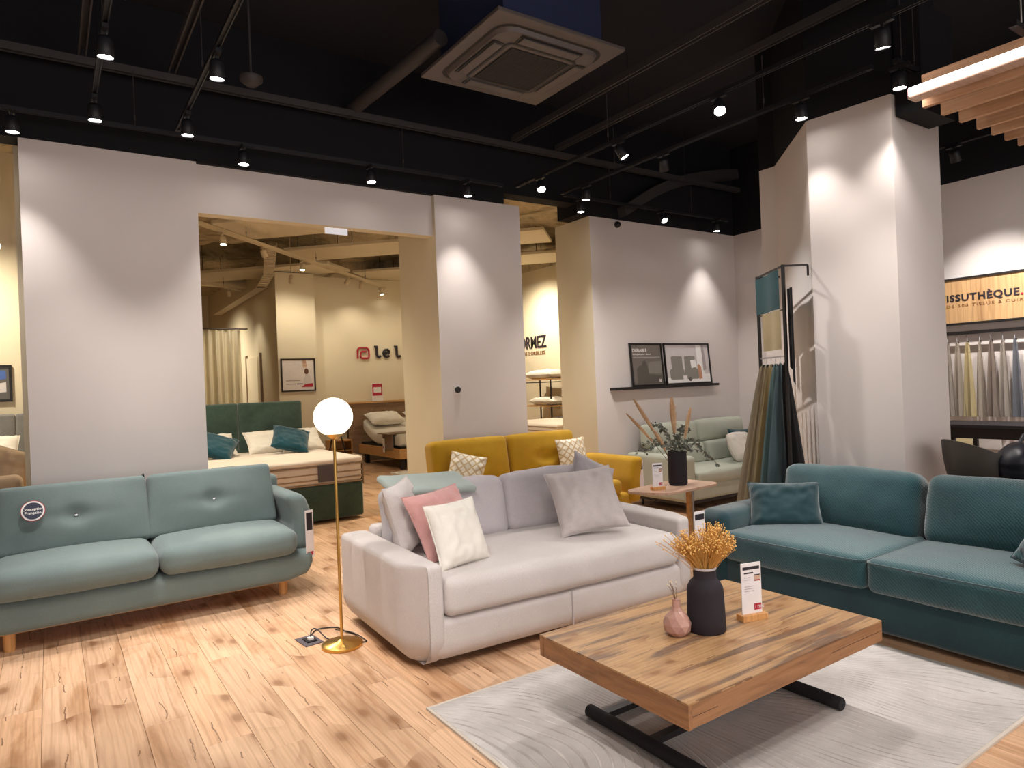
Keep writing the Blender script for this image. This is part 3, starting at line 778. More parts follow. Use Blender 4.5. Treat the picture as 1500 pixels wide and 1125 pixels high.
def rr(x0, z0, x1, z1, r=.02, n=4):
    o = []
    for cxx, czz, a0 in ((x1 - r, z1 - r, 0), (x0 + r, z1 - r, PI / 2), (x0 + r, z0 + r, PI), (x1 - r, z0 + r, 1.5 * PI)):
        for k in range(n + 1): a = a0 + PI / 2 * k / n; o.append((cxx + r * math.cos(a), czz + r * math.sin(a)))
    return o
def ell(cx_, cz_, rx, rz, n=20): return [(cx_ + rx * math.cos(2 * PI * k / n), cz_ + rz * math.sin(2 * PI * k / n)) for k in range(n)]
def paint_durable(o, W, H):
    flat(o, 'printed_sofa', 'photo_dark', [(-.2, .03), (-.2, .22), (-.15, .27), (-.1, .28), (-.08, .33), (-.03, .34), (0, .26), (.02, .16), (W / 2 - .03, .14), (W / 2 - .03, .03)])
    flat(o, 'printed_sofa', 'photo_sofa', [(.02, .17), (.02, .30), (.06, .32), (W / 2 - .03, .33), (W / 2 - .03, .17)], y=-.0088)
    text('lettering', 'DURABLE', .062, M['whiteink'], o, (-W / 2 + .045, -.0095, H - .115), (PI / 2, 0, 0), bold=.001)
    text('lettering', 'fabriqué pour durer', .032, M['whiteink'], o, (-W / 2 + .045, -.0095, H - .155), (PI / 2, 0, 0), xs=1.3)
    flat(o, 'printed_line', 'greyink', rr(-W / 2 + .045, H - .195, W / 2 - .04, H - .181, .004))
    flat(o, 'printed_logo', 'cardw', rr(W / 2 - .10, .05, W / 2 - .05, .09, .006))
def paint_sofa(o, W, H):
    flat(o, 'printed_curtain', 'whiteink', [(.19, .03), (.19, H - .03), (.29, H - .03), (.33, .03)], -.0086)
    flat(o, 'printed_curtain', 'greyink', [(.30, .18), (.31, H - .03), (.35, H - .03), (.37, .2)], -.0086)
    flat(o, 'printed_floor', 'whiteink', [(-W / 2 + .025, .03), (-W / 2 + .025, .1), (W / 2 - .025, .14), (W / 2 - .025, .03)], -.0087)
    for x in (-.33, -.07): flat(o, 'printed_cushion', 'photo_sofa', rr(x, .2, x + .22, .39, .02), -.0092)
    for x in (-.37, -.08): flat(o, 'printed_seat', 'photo_sofa', rr(x, .07, x + .28, .215, .03), -.0098)
    flat(o, 'printed_pillow', 'whiteink', [(.06, .22), (.05, .33), (.15, .34), (.17, .24)], -.0104)
    flat(o, 'printed_legs', 'skin', [(.2, .06), (.19, .26), (.22, .28), (.26, .24), (.27, .08)], -.0104)
    flat(o, 'printed_vase', 'photo_dark', ell(.02, .07, .035, .03), -.0108)
    flat(o, 'printed_book', 'cardw', rr(-.12, .07, -.04, .12, .005), -.0108)
framed('poster', 'black framed grey poster reading DURABLE, left on the ledge', (6.56, 6.44, 1.50), (math.radians(-5), 0, 0), .59, .57, paint_durable)
framed('poster', 'black framed print of a grey sofa room, right on the ledge', (7.35, 6.44, 1.50), (math.radians(-5), 0, 0), .92, .57, paint_sofa, bg='photo_light')
def paint_cook(o, W, H):
    flat(o, 'printed_figure', 'photo_light', [(.12, .1), (.10, .25), (.15, .34), (.22, .36), (.28, .25), (.27, .1)])
    flat(o, 'printed_head', 'brown_hair', ell(.17, .42, .045, .06), -.0092)
    flat(o, 'printed_pages', 'pink_wood', [(.10, .50), (.09, .66), (.16, .67), (.19, .50)], -.0092)
    flat(o, 'printed_food', 'red', [(.05, .09), (.14, .15), (.30, .17), (.30, .09)], -.0096)
    flat(o, 'printed_line', 'greyink', rr(-.26, .22, .04, .24, .005)); flat(o, 'printed_line', 'greyink', rr(-.26, .15, -.06, .17, .005)); flat(o, 'printed_line', 'dark_grey_card', rr(-.04, .15, .09, .17, .005))
def paint_blue(o, W, H):
    flat(o, 'printed_shape', 'photo_blue', [(-.1, .30), (.1, .40), (.3, .38), (.3, .28), (-.1, .22)]); flat(o, 'printed_shape', 'photo_light', [(-.2, .14), (.3, .24), (.3, .12), (-.2, .08)], -.0092)
framed('poster', 'black framed white poster of a seated figure on the far pilaster', (4.33, 14.29, 1.62), (0, 0, 0), .72, .69, paint_cook, bg='glass', fr=.03)
framed('poster', 'black framed blue picture at the extreme left edge', (-0.72, 10.39, 1.63), (0, 0, 0), .72, .45, paint_blue, bg='photo_dark', fr=.03)

# wall lettering: red emblem and dark word
lt = empty('wall_lettering', 'black word with red rounded emblem fixed to the far cream wall', 'sign', (5.73, 14.6, 2.30))
def arc_pts(cx_, cz_, r, a0, a1, n=10): return [(cx_ + r * math.cos(math.radians(a0 + (a1 - a0) * k / n)), 0, cz_ + r * math.sin(math.radians(a0 + (a1 - a0) * k / n))) for k in range(n + 1)]
def flat_stroke(bm, pts, wd, y=-.03):
    tube(bm, [(x, y, z) for x, _, z in pts], wd / 2, 6)
bm = bmesh.new()
flat_stroke(bm, [(.03, 0, 0.0), (.03, 0, .16)] + arc_pts(.11, .17, .08, 180, 95) + arc_pts(.22, .17, .08, 85, 0) + [(.30, 0, .07)] + arc_pts(.25, .06, .05, 0, -90, 6) + [(.15, 0, .01)] + arc_pts(.15, .06, .05, 270, 180, 6) + arc_pts(.15, .11, .05, 180, 90, 6) + [(.24, 0, .16)], .04)
finish(bm, 'emblem', M['red'], lt, True)
def glyph(pts_list, x0, wd=.058):
    bm = bmesh.new()
    for pts in pts_list: flat_stroke(bm, [(x0 + a, 0, b_) for a, b_ in pts], wd)
    finish(bm, 'letter', M['ink'], lt, True)
EL = [[(-.035, .27), (.02, .285), (.02, .10), (.03, .05), (.07, .035), (.11, .06)]]
EE = [[(.0, .12), (.13, .13), (.13, .17), (.09, .205), (.04, .20), (.0, .16), (-.01, .11), (.02, .055), (.07, .035), (.13, .06)]]
II = [[(-.035, .17), (.02, .185), (.02, .08), (.04, .04), (.09, .06)], [(.0, .255), (.05, .285)]]
glyph(EL, .47); glyph(EE, .66); glyph(EL, .96); glyph(II, 1.20)
lt2 = empty('wall_lettering', 'dark DORMEZ wall lettering seen through the narrow gap', 'sign', (8.99, 13.08, 2.38))
text('lettering', 'DORMEZ', .38, M['ink'], lt2, (0, 0, 0), (PI / 2, 0, -PI / 2), extrude=.006, bold=.004, fit=1.22)
text('lettering', 'SUR VOS 2 OREILLES.', .11, M['brownink'], lt2, (0, 0, -.15), (PI / 2, 0, -PI / 2), extrude=.004, fit=1.2)

# door and curtain in the bedding room
dr = struct(finish(B(3.93, 15.75, 0, 3.96, 16.98, 2.45, bev=.004), 'door_1', CR))
finish(B(3.915, 15.68, 0, 3.96, 15.75, 2.52), 'door_frame', M['brown_fab'], dr); finish(B(3.915, 16.98, 0, 3.96, 17.05, 2.52), 'door_frame', M['brown_fab'], dr)
bm = bmesh.new(); tube(bm, [(3.93, 15.9, 1.05), (3.88, 15.9, 1.05), (3.88, 16.02, 1.05)], .012, 6); finish(bm, 'door_handle', M['chrome'], dr)
cu = empty('curtain', 'white floor length curtain in the far left of the bedding room', 'curtain', (2.1, 16.2, 0))
bm = bmesh.new(); n = 120; vv = []
for k in range(n + 1):
    x = 1.55 * k / n; y = .05 * math.sin(x * 42) + .02 * math.sin(x * 17); vv.append((bm.verts.new((x, y * 1.3, .02)), bm.verts.new((x, y * .8, 3.06))))
for a, b_ in zip(vv, vv[1:]): bm.faces.new((a[0], b_[0], b_[1], a[1]))
bmesh.ops.solidify(bm, geom=bm.faces[:], thickness=.004)
finish(bm, 'drape', M['curtain'], cu, True)
bm = bmesh.new(); tube(bm, [(-.3, 0, 3.09), (1.7, 0, 3.09)], .015, 8); finish(bm, 'rail', M['beam'], cu)

# ---------------------------------------------------------------- beds
bed = empty('upholstered_bed', 'bottle green velvet bed with thick cream mattress beyond the wide opening', 'bed', (2.25, 8.2, 0))
for x0, x1 in ((-.93, -.01), (-.01, .91)):
    soft('headboard_panel', M['green_velvet'], bed, ((x0 + x1) / 2, 2.17, .77), (x1 - x0, .14, 1.42), .035, (0, .015, 0))
soft('base', M['green_velvet'], bed, (0.0, 1.03, .245), (2.0, 2.06, .43), .035, (.01, .01, 0))
soft('mattress', M['mattress'], bed, (0.0, 1.02, .585), (1.98, 2.04, .25), .05, (.01, .01, 0), wrinkle=.004)
soft('topper', M['mattress'], bed, (0.0, 1.02, .735), (2.0, 2.06, .075), .035, (.01, .01, .01), wrinkle=.004)
for z in (.475, .53, .60, .69):
    bm = bmesh.new(); pts = [(-.985, 2.0, z), (-.985, .04, z), (-.96, .0, z), (.96, .0, z), (.985, .04, z), (.985, 2.0, z)]
    tube(bm, [(x * 1.008, y - .008, z_) for x, y, z_ in pts], .009, 6); finish(bm, 'mattress_piping', M['tape'], bed, True)
finish(B(.42, -.022, .50, .62, -.015, .70, bev=.002), 'label_patch', M['dark_grey_card'], bed)
bm = bmesh.new()
for k in range(12):
    x0 = .99 + .006 * math.sin(k); y = -.02 + k * .03
    box(bm, 1.004, y, .42, 1.02 + .012 * (k % 2), y + .03, .775)
o = finish(bm, 'bed_throw', M['brown_fab'], None, True, (2.25, 8.25, 0)); tag(o, 'taupe fringed throw hanging over the corner of the green bed', 'throw')
throw_pillow('petrol blue cushion on the green bed, the left one', (1.80, 9.55, .94), PR(-52, 32, 8), .46, .46, .15, M['petrol'], seed=2, name='cushion', cat='cushion')
throw_pillow('petrol blue cushion on the green bed, the right one', (2.74, 9.5, .965), PR(-50, 24, 8), .50, .46, .15, M['petrol'], seed=3, name='cushion', cat='cushion')
for x, s, lb in ((1.8, 5, 'white sleeping pillow behind the left petrol cushion'), (2.55, 6, 'white sleeping pillow between the two petrol cushions'), (3.0, 8, 'white sleeping pillow at the right of the green headboard')):
    throw_pillow(lb, (x, 9.93, .92), (-.85, 0, .05), .62, .44, .17, M['ivory'], seed=s, name='sleeping_pillow')
# second bed
b2 = empty('adjustable_bed', 'light oak bed with raised white mattress under the wall lettering', 'bed', (5.62, 12.25, 0))
finish(B(0, 0, .22, .03, 2.1, .42, bev=.005), 'side_board', M['oak_light'], b2)
finish(B(1.67, 0, .22, 1.70, 2.1, .42, bev=.005), 'side_board', M['oak_light'], b2)
finish(B(.03, 0, .22, 1.67, .03, .42, bev=.005), 'foot_board', M['oak_light'], b2)
finish(B(.05, .04, .40, 1.65, 2.05, .46), 'slatted_base', M['matte_black'], b2)
for x, y in ((.08, .12), (1.6, .12), (.08, 1.9), (1.6, 1.9)): finish(B(x, y, 0, x + .08, y + .08, .22), 'leg', M['black'], b2)
def adj(p, u):
    y = p[1]; z = p[2]
    k = max(0.0, (y - 0.1) / 0.9); return (p[0], y - .12 * k * k, z + .28 * k ** 1.5)
soft('mattress', M['ivory'], b2, (.86, 1.08, .57), (1.62, 2.0, .24), .06, (.01, .01, .02), deform=adj, n=14)
o = soft('bed_runner', M['brown_fab'], None, (6.2, 12.78, .70), (1.4, .5, .02), .008); tag(o, 'taupe runner laid across the foot of the adjustable bed', 'bed runner')
bm = bmesh.new(); box(bm, 5.605, 12.53, .38, 5.62, 13.02, .70); o2 = finish(bm, 'runner_drop', M['brown_fab']); o2.parent = o; o2.matrix_parent_inverse = Matrix.Translation(-Vector(o.location))
throw_pillow('wide white pillow at the head of the adjustable bed', (6.08, 13.93, .97), (-1.2, 0, 0), .80, .50, .2, M['ivory'], seed=12, name='sleeping_pillow')
throw_pillow('white pillow half hidden by the pier on the adjustable bed', (6.97, 13.93, .97), (-1.2, 0, 0), .75, .50, .2, M['ivory'], seed=13, name='sleeping_pillow')
hd = empty('wall_headboard', 'greyed oak headboard panel with tufts and pale shelf top under the lettering', 'headboard', (5.55, 14.45, 0))
finish(B(-.12, 0, .2, 2.2, .10, 1.30), 'panel', M['brown_panel'], hd)
finish(B(-.25, -.05, 1.30, 2.3, .13, 1.34, bev=.004), 'shelf_top', M['oak_light'], hd)
for k in range(7):
    bm = bmesh.new(); lathe(bm, [(0, 0), (.022, 0), (.018, .012), (0, .015)], 10); finish(bm, 'button', M['tape'], hd, True, (.15 + k * .3, 0, 1.16), (PI / 2, 0, 0))
finish(B(-.12, -.02, 0, 0, .05, 1.3), 'side_post', M['brown_panel'], hd)
o = empty('promotional_card', 'crimson and white price card on the headboard shelf', 'card', (6.12, 14.40, 1.34))
finish(B(-.13, -.004, 0, .13, .004, .40), 'card', M['cardw'], o)
flat(o, 'print_band', 'red', rr(-.12, .31, .12, .39, .002), -.0045); flat(o, 'print_band', 'red', rr(-.12, .12, .12, .19, .002), -.0045)
flat(o, 'print_band', 'red', rr(-.12, .19, -.09, .31, .002), -.0045); flat(o, 'print_band', 'red', rr(.09, .19, .12, .31, .002), -.0045)
o = finish(B(5.30, 10.6, .0, 7.3, 12.0, .025, bev=.008), 'bedside_rug', M['ivory']); tag(o, 'cream rug on the floor at the foot of the adjustable bed', 'rug')
o = empty('price_tag', 'white hanging price tag on the side of the adjustable bed', 'tag', (5.60, 12.95, .34))
finish(B(-.006, -.05, -.02, 0, .05, .26), 'tag_card', M['cardw'], o); finish(B(-.008, .0, .06, -.006, .03, .1), 'print_patch', M['red'], o)
# nightstand with black fan lamp
ns = empty('bedside_table', 'light oak bedside table beside the tufted headboard', 'bedside table', (5.0, 13.9, 0))
finish(B(-.22, -.2, .55, .22, .2, .58, bev=.004), 'top', M['oak_light'], ns); finish(B(-.22, -.2, .1, -.2, .2, .55), 'side', M['oak_light'], ns); finish(B(.2, -.2, .1, .22, .2, .55), 'side', M['oak_light'], ns)
finish(B(-.22, -.2, 0, .22, .2, .1), 'plinth', M['oak_light'], ns); finish(B(-.2, -.18, .35, .2, .2, .37), 'shelf', M['oak_light'], ns); finish(B(-.2, .18, .1, .2, .2, .55), 'back', M['oak_light'], ns)
lp = empty('tripod_lamp', 'black metal tripod table lamp behind the globe lamp', 'lamp', (4.7, 13.2, 0.0))
for a in (0, 2.1, 4.2):
    bm = bmesh.new(); tube(bm, [(.02 * math.cos(a), .02 * math.sin(a), 1.0), (.28 * math.cos(a), .28 * math.sin(a), 0)], .014, 6); finish(bm, 'leg', M['black'], lp)
bm = bmesh.new(); lathe(bm, [(0, .95), (.05, .96), (.12, 1.05), (.1, 1.16), (.03, 1.2), (0, 1.2)], 16); finish(bm, 'head', M['matte_black'], lp, True)
# shelf stand with pillows through the narrow gap
stn = empty('shelving_rack', 'black metal rack with wooden shelves holding pillows in the narrow gap', 'shelf', (8.62, 11.45, 0))
bm = bmesh.new()
for x in (-.2, .2):
    for y in (-.45, .45): box(bm, x - .012, y - .012, 0, x + .012, y + .012, 1.66)
for y in (-.45, .45): box(bm, -.2, y - .012, 1.6, .2, y + .012, 1.62)
for x in (-.2, .2): box(bm, x - .012, -.45, 1.6, x + .012, .45, 1.62)
finish(bm, 'frame', M['black'], stn)
for z in (.6, 1.11, 1.66): finish(B(-.23, -.48, z, .23, .48, z + .025, bev=.003), 'shelf_board', M['oak_light'], stn)
throw_pillow('white pillow on the top board of the narrow gap rack', (8.62, 11.40, 1.77), (PI / 2, 0, PI / 2), .95, .5, .2, M['ivory'], seed=21, name='sleeping_pillow', pinch=.1)
throw_pillow('white pillow on the middle board of the narrow gap rack', (8.62, 11.30, 1.22), (PI / 2, 0, PI / 2), .85, .5, .18, M['ivory'], seed=22, name='sleeping_pillow', pinch=.1)
b3 = empty('display_mattress', 'cut end of a striped cream mattress on a dark base in the narrow gap', 'mattress', (7.55, 9.3, 0))
soft('base', M['matte_black'], b3, (0.2, 0.3, .28), (1.9, 1.7, .50), .03)
soft('mattress', M['mattress'], b3, (-.1, .3, .72), (1.3, 1.7, .40), .05, (.02, .01, .01))
for z in (.58, .72, .80, .87):
    bm = bmesh.new(); tube(bm, [(-.76, -.56, z), (.55, -.56, z)], .006, 6); tube(bm, [(-.765, -.56, z), (-.765, 1.1, z)], .006, 6); finish(bm, 'mattress_piping', M['brown_fab'], b3)
soft('dark_cover', M['ink'], b3, (.85, .3, .72), (.75, 1.72, .44), .04)
# third bed at the far left
b4 = empty('upholstered_bed', 'bed with grey channelled headboard at the extreme left edge', 'bed', (-1.0, 8.0, 0))
for k in range(11): soft('headboard_channel', M['grey_velvet'], b4, (-.95 + k * .17, 2.25, .77), (.168, .10, 1.42), .03, (0, .012, 0))
soft('base', M['beige'], b4, (-.05, 1.1, .3), (1.85, 2.1, .42), .04); soft('mattress', M['ivory'], b4, (-.05, 1.15, .66), (1.8, 2.0, .3), .05, (.01, .01, .02))
throw_pillow('white pillow on the bed at the extreme left edge', (-.66, 9.75, 1.06), (-.85, 0, 0), .75, .5, .2, M['ivory'], seed=31, name='sleeping_pillow')
throw_pillow('small blue cushion on the bed at the extreme left edge', (-.80, 9.35, .93), (-.95, 0, .3), .4, .4, .13, M['petrol'], seed=32, name='cushion', cat='cushion')
sf = empty('beige_armchair', 'pinkish beige armchair seen behind the left end of the blue sofa', 'armchair', (-.75, 7.1, 0))
soft('seat_base', M['beige'], sf, (0, .35, .45), (1.1, .75, .62), .06, (0, 0, .01)); soft('backrest', M['beige'], sf, (0, .05, .55), (1.1, .18, .90), .06)
throw_pillow('beige cushion standing at the right end of the beige armchair', (-.34, 7.42, 1.0), (-.3, .3, -.5), .46, .46, .16, M['beige'], seed=33, name='cushion', cat='cushion')
throw_pillow('beige cushion at the picture edge on the beige armchair', (-.62, 7.45, 1.0), (-.3, -.2, .3), .46, .46, .16, M['beige'], seed=34, name='cushion', cat='cushion')

# ---------------------------------------------------------------- blue sofa
bs = empty('fabric_sofa', 'sage blue two cushion sofa on wooden legs at the left', 'sofa', (0, 0, 0))
def tuck_low(h0, k):
    def f(p, u):
        z = p[2]
        q = max(0.0, (h0 - z)); return (p[0] * (1 - k * q * q / abs(p[0] or 1) if abs(p[0]) > .5 else 1), p[1], z)
    return f
def blue_base(p, u):
    e = max(0, abs(p[0]) - .95) / .15; lift = .09 * e * e
    return (p[0], p[1], p[2] + (lift if p[2] < 0 else lift * .15))
soft('base', M['blue_fab'], bs, (.61, 5.86, .235), (2.20, .90, .22), .06, (0, .01, 0), deform=blue_base, n=14)
finish(B(-.34, 5.50, .112, 1.54, 6.2, .13), 'plinth_board', M['beech'], bs)
for x, nm in ((.126, 'l'), (1.094, 'r')):
    soft('seat_cushion', M['blue_fab'], bs, (x, 5.72, .445), (.955, .78, .20), .075, (.01, .02, .028), wrinkle=.003, seed=x)
for x in (.14, 1.075):
    def lean(p, u, x=x):
        dm = math.exp(-((p[0]) ** 2 + (p[2] - .0) ** 2) / .004) * .035 + math.exp(-(p[0] ** 2 / .05 + p[2] ** 2 / .002)) * .01
        return (p[0] * (1 - .03 * (u[2])), p[1] + (dm if p[1] < 0 else 0), p[2])
    o = soft('back_cushion', M['blue_fab'], bs, (x, 6.0, .76), (.945, .17, .485), .035, (0, .045, .004), rot=(math.radians(-11), 0, 0), deform=lean, n=26, wrinkle=.002, seed=x)
    bm = bmesh.new(); lathe(bm, [(0, .006), (.010, .004), (.012, 0), (0, -.004)], 12); finish(bm, 'button', M['chrome'], o, True, (0, -.092, 0), (PI / 2, 0, 0))
soft('back_frame', M['blue_fab'], bs, (.61, 6.24, .58), (2.1, .12, .62), .05)
def arm_flare(sg):
    def f(p, u): return (p[0] + sg * .035 * (1 - u[2] ** 2) - sg * .04 * max(0, u[2]), p[1], p[2])
    return f
for x, sg in ((1.64, 1), (-.42, -1)):
    soft('arm', M['blue_fab'], bs, (x, 5.90, .565), (.15, .80, .46), .065, (.008, .01, 0), deform=arm_flare(sg), n=10)
for x, y in ((-.26, 5.53), (1.50, 5.58), (-.26, 6.2), (1.50, 6.2)):
    bm = bmesh.new(); lathe(bm, [(.030, 0), (.034, .02), (.036, .13), (.034, .14)], 16); finish(bm, 'leg', M['beech'], bs, True, (x, y, 0))
# signs on the blue sofa
o = empty('display_sign', 'dark grey square sign hung over the right back cushion of the blue sofa', 'sign', (1.17, 5.99, .875)); o.rotation_euler = (math.radians(-14), 0, 0)
finish(B(-.085, -.025, -.01, .085, -.019, .135), 'board', M['dark_grey_card'], o); finish(B(-.085, -.019, .129, .085, .06, .135), 'hook', M['dark_grey_card'], o)
for k, s in enumerate(('EXISTE EN', 'CANAPÉ', 'FIXE')): text('lettering', s, .028, M['whiteink'], o, (-.058, -.0255, .092 - k * .026), (PI / 2, 0, 0), extrude=.0004, bold=.0006 * k)
o = empty('round_badge', 'round navy badge with white and red rim on the blue sofa', 'badge', (-.115, 5.86, .845)); o.rotation_euler = (PI / 2 - .19, 0, 0)
for nm, r0, z, mt in (('rim', .072, .0, 'red'), ('ring', .068, .006, 'whiteink'), ('disc', .058, .008, 'navy')):
    bm = bmesh.new(); lathe(bm, [(0, 0), (r0, 0), (r0, .006), (0, .006)], 32); finish(bm, nm, M[mt], o, False, (0, 0, z))
text('lettering', 'Conception', .026, M['whiteink'], o, (0, .004, .0145), (0, 0, 0), extrude=.0004, align='CENTER', bold=.0005)
text('lettering', 'Française', .026, M['whiteink'], o, (0, -.022, .0145), (0, 0, 0), extrude=.0004, align='CENTER', bold=.0005)
o = empty('price_tag', 'long white paper tag hanging on the right arm of the blue sofa', 'tag', (1.695, 5.44, .30)); o.rotation_euler = (0, .0, -1.15)
finish(B(-.001, -.05, -.02, .002, .03, .36), 'tag_card', M['cardw'], o); finish(B(.002, -.04, .20, .003, .02, .34), 'print_patch', M['ink'], o); finish(B(.002, -.04, .0, .003, .02, .03), 'print_patch', M['red'], o)
bm = bmesh.new(); tube(bm, [(.57, 6.02, .955), (.565, 5.995, 1.0), (.59, 6.02, 1.015), (.60, 6.05, .96)], .007, 6); tag(finish(bm, 'hook_strap', M['black'], None, True), 'small black strap loop between the blue sofa back cushions', 'strap')

# ---------------------------------------------------------------- pale grey sofa
gs = empty('fabric_sofa', 'pale grey sofa with low curved base in the centre', 'sofa', (1.60, 3.40, 0), -.045)
def under(p, u):
    # the bottom curves in all round
    z = p[2] + .0
    k = max(0.0, (-u[2] - .25)) / .75
    return (p[0] - math.copysign(.07 * k ** 2, p[0]) * (abs(u[0]) ** 3), p[1] + (.10 * k ** 2 * max(0, -u[1]) ** 3), z + .0)
GW = 2.20
soft('base', M['gray_fab'], gs, (GW / 2, .62, .165), (GW - .26, 1.22, .27), .05, (0, .005, 0), deform=under, n=14)
for x, sg in ((.095, -1), (GW - .095, 1)):
    def armd(p, u, sg=sg):
        # front outer corner chamfered, bottom drawn in
        k = max(0.0, (-u[2] - .45)) / .55
        fx = max(0.0, -u[1] - .55) / .45 if False else 0
        cut = 0.10 * max(0.0, 1 - (p[1] + .61) / .20) if p[1] < -.41 else 0.0
        xo = max(0.0, u[0] * sg)
        return (p[0] - sg * (.07 * k ** 2 + cut) * xo, p[1] + .10 * k * k * max(0, -u[1]) ** 3, p[2] + .006 * (1 - u[0] ** 2) * (1 if u[2] > .9 else 0))
    soft('arm', M['gray_fab'], gs, (x, .62, .32), (.20, 1.24, .57), .03, (.004, .0, .004), deform=armd, n=20)
def seatd(p, u):
    gr = 0.0
    for g0 in (-.31, .31): gr += .006 * math.exp(-((p[0] - g0) / .012) ** 2)
    return (p[0], p[1] + (gr if u[1] < 0 else 0), p[2] - (gr if u[2] > 0 else 0))
soft('seat_cushion', M['gray_fab'], gs, (GW / 2, .46, .41), (GW - .39, .96, .22), .06, (.0, .012, .02), deform=seatd, n=40, wrinkle=.004, seed=4)
bm = bmesh.new(); box(bm, 1.07, -.0015, .07, 1.078, .004, .29); finish(bm, 'centre_seam', M['gray_fab2'], gs)
soft('back_frame', M['gray_fab'], gs, (GW / 2, 1.16, .40), (GW - .38, .14, .5), .04)
for x, wd, sd in ((.68, .98, 1), (1.60, .96, 2)):
    soft('back_cushion', M['gray_fab2'], gs, (x, .96, .70), (wd - .04, .20, .44), .07, (0, .035, .02), rot=(math.radians(-14), 0, 0), wrinkle=.012, seed=sd, n=16)
for s in (-1, 1):
    bm = bmesh.new(); lathe(bm, [(.03, 0), (.03, .04)], 12); finish(bm, 'foot', M['black'], gs, False, (GW / 2 + s * .8, .42, 0)); bm = bmesh.new(); lathe(bm, [(.03, 0), (.03, .04)], 12); finish(bm, 'foot', M['black'], gs, False, (GW / 2 + s * .9, 1.05, 0))
o = soft('folded_blanket', M['sage'], None, (2.20, 4.36, .915), (.62, .36, .055), .025, (0, 0, .012), rot=(0.22, 0.04, -.05), wrinkle=.01, seed=8); tag(o, 'sage green folded blanket over the left back cushion of the grey sofa', 'blanket')
throw_pillow('crumpled pale cushion at the left end behind the pink pillow', (1.93, 4.16, .76), (-.25, -.08, .75), .42, .46, .15, M['gray_fab'], seed=41)
throw_pillow('dusty pink throw pillow leaning at the left arm of the grey sofa', (2.08, 3.91, .725), (-.50, -.06, .25), .47, .46, .15, M['pink'], seed=42)
throw_pillow('ivory white throw pillow in front of the pink one', (2.04, 3.66, .705), (-.391, -.022, .156), .385, .40, .13, M['ivory'], seed=43)
throw_pillow('warm grey throw pillow at the right end of the grey sofa', (3.144, 3.745, .755), (-.6, -.06, -.316), .51, .49, .16, M['gray_pil'], seed=44)
throw_pillow('lilac grey pillow corner rising behind the warm grey one', (3.55, 4.15, .78), (-.35, .45, -.1), .42, .42, .14, M['gray_fab2'], seed=45)
o = empty('price_tag', 'white hanging price tag on the right arm front of the grey sofa', 'tag', (3.81, 3.30, .30))
o.rotation_euler = (0, 0, -.05)
finish(B(-.05, -.003, 0, .05, 0, .34), 'tag_card', M['cardw'], o); finish(B(-.045, -.004, .02, .045, -.003, .1), 'print_patch', M['red'], o); finish(B(-.038, -.005, .035, .038, -.004, .085), 'print_patch', M['whiteink'], o); finish(B(-.045, -.004, .28, .045, -.003, .32), 'print_patch', M['ink'], o)

# ---------------------------------------------------------------- teal sofa (faces the table, along Y)
ts = empty('velvet_sofa', 'deep teal velvet sofa with piped cushions at the right', 'sofa', (4.0, 3.5, 0), -PI / 2)
TWd = 2.60
soft('base', M['teal_plain'], ts, (TWd / 2, .55, .165), (TWd - .04, 1.02, .27), .03, (0, .003, 0))
for x in (.13, TWd - .13):
    soft('arm', M['teal_plain'], ts, (x, .53, .325), (.26, 1.04, .57), .075, (.012, .012, .01), wrinkle=.003)
for k, x in enumerate((.78, 1.82)):
    o = soft('seat_cushion', M['teal_fab'], ts, (x, .37, .385), (1.03, .82, .20), .045, (.006, .02, .03), wrinkle=.003, seed=k + 2, n=14)
    bm = bmesh.new(); pts = []
    hw, hd_, r0 = .512, .413, .05
    for cxx, cyy, a0 in ((hw - r0, -hd_ + r0, -PI / 2), (-hw + r0, -hd_ + r0, PI)):
        seg = [(cxx + r0 * math.cos(a0 + (PI / 2) * q / 5), cyy + r0 * math.sin(a0 + (PI / 2) * q / 5)) for q in range(6)]
        if a0 < 0: seg = seg[::-1]
        pts += [seg] 
    loop = [(hw, .3)] + pts[0] + [(hw * (1 - 2 * q / 12) * .9, -hd_ - .010 * (1 - (1 - 2 * q / 12) ** 2) - .004) for q in range(13)] + pts[1][::-1] + [(-hw, .3)]
    tube(bm, [(a, b_, .078) for a, b_ in loop], .006, 6); finish(bm, 'piping', M['teal_plain'], o, True)
for k, x in enumerate((.76, 1.80)):
    soft('back_cushion', M['teal_fab'], ts, (x, .80, .655), (1.0, .24, .46), .08, (0, .045, .02), rot=(math.radians(-14), 0, 0), wrinkle=.01, seed=k + 5, n=16)
soft('back_frame', M['teal_plain'], ts, (TWd / 2, 1.02, .40), (TWd - .5, .14, .62), .05)
throw_pillow('teal rectangular pillow in the far arm corner of the teal sofa', (4.474, 3.064, .625), (-.49, -.024, -.943), .51, .36, .15, M['teal_plain'], seed=51)
throw_pillow('teal pillow cut by the right picture edge on the teal sofa', (4.30, 1.28, .66), (-.35, .35, -1.9), .46, .44, .17, M['teal_fab'], seed=52)

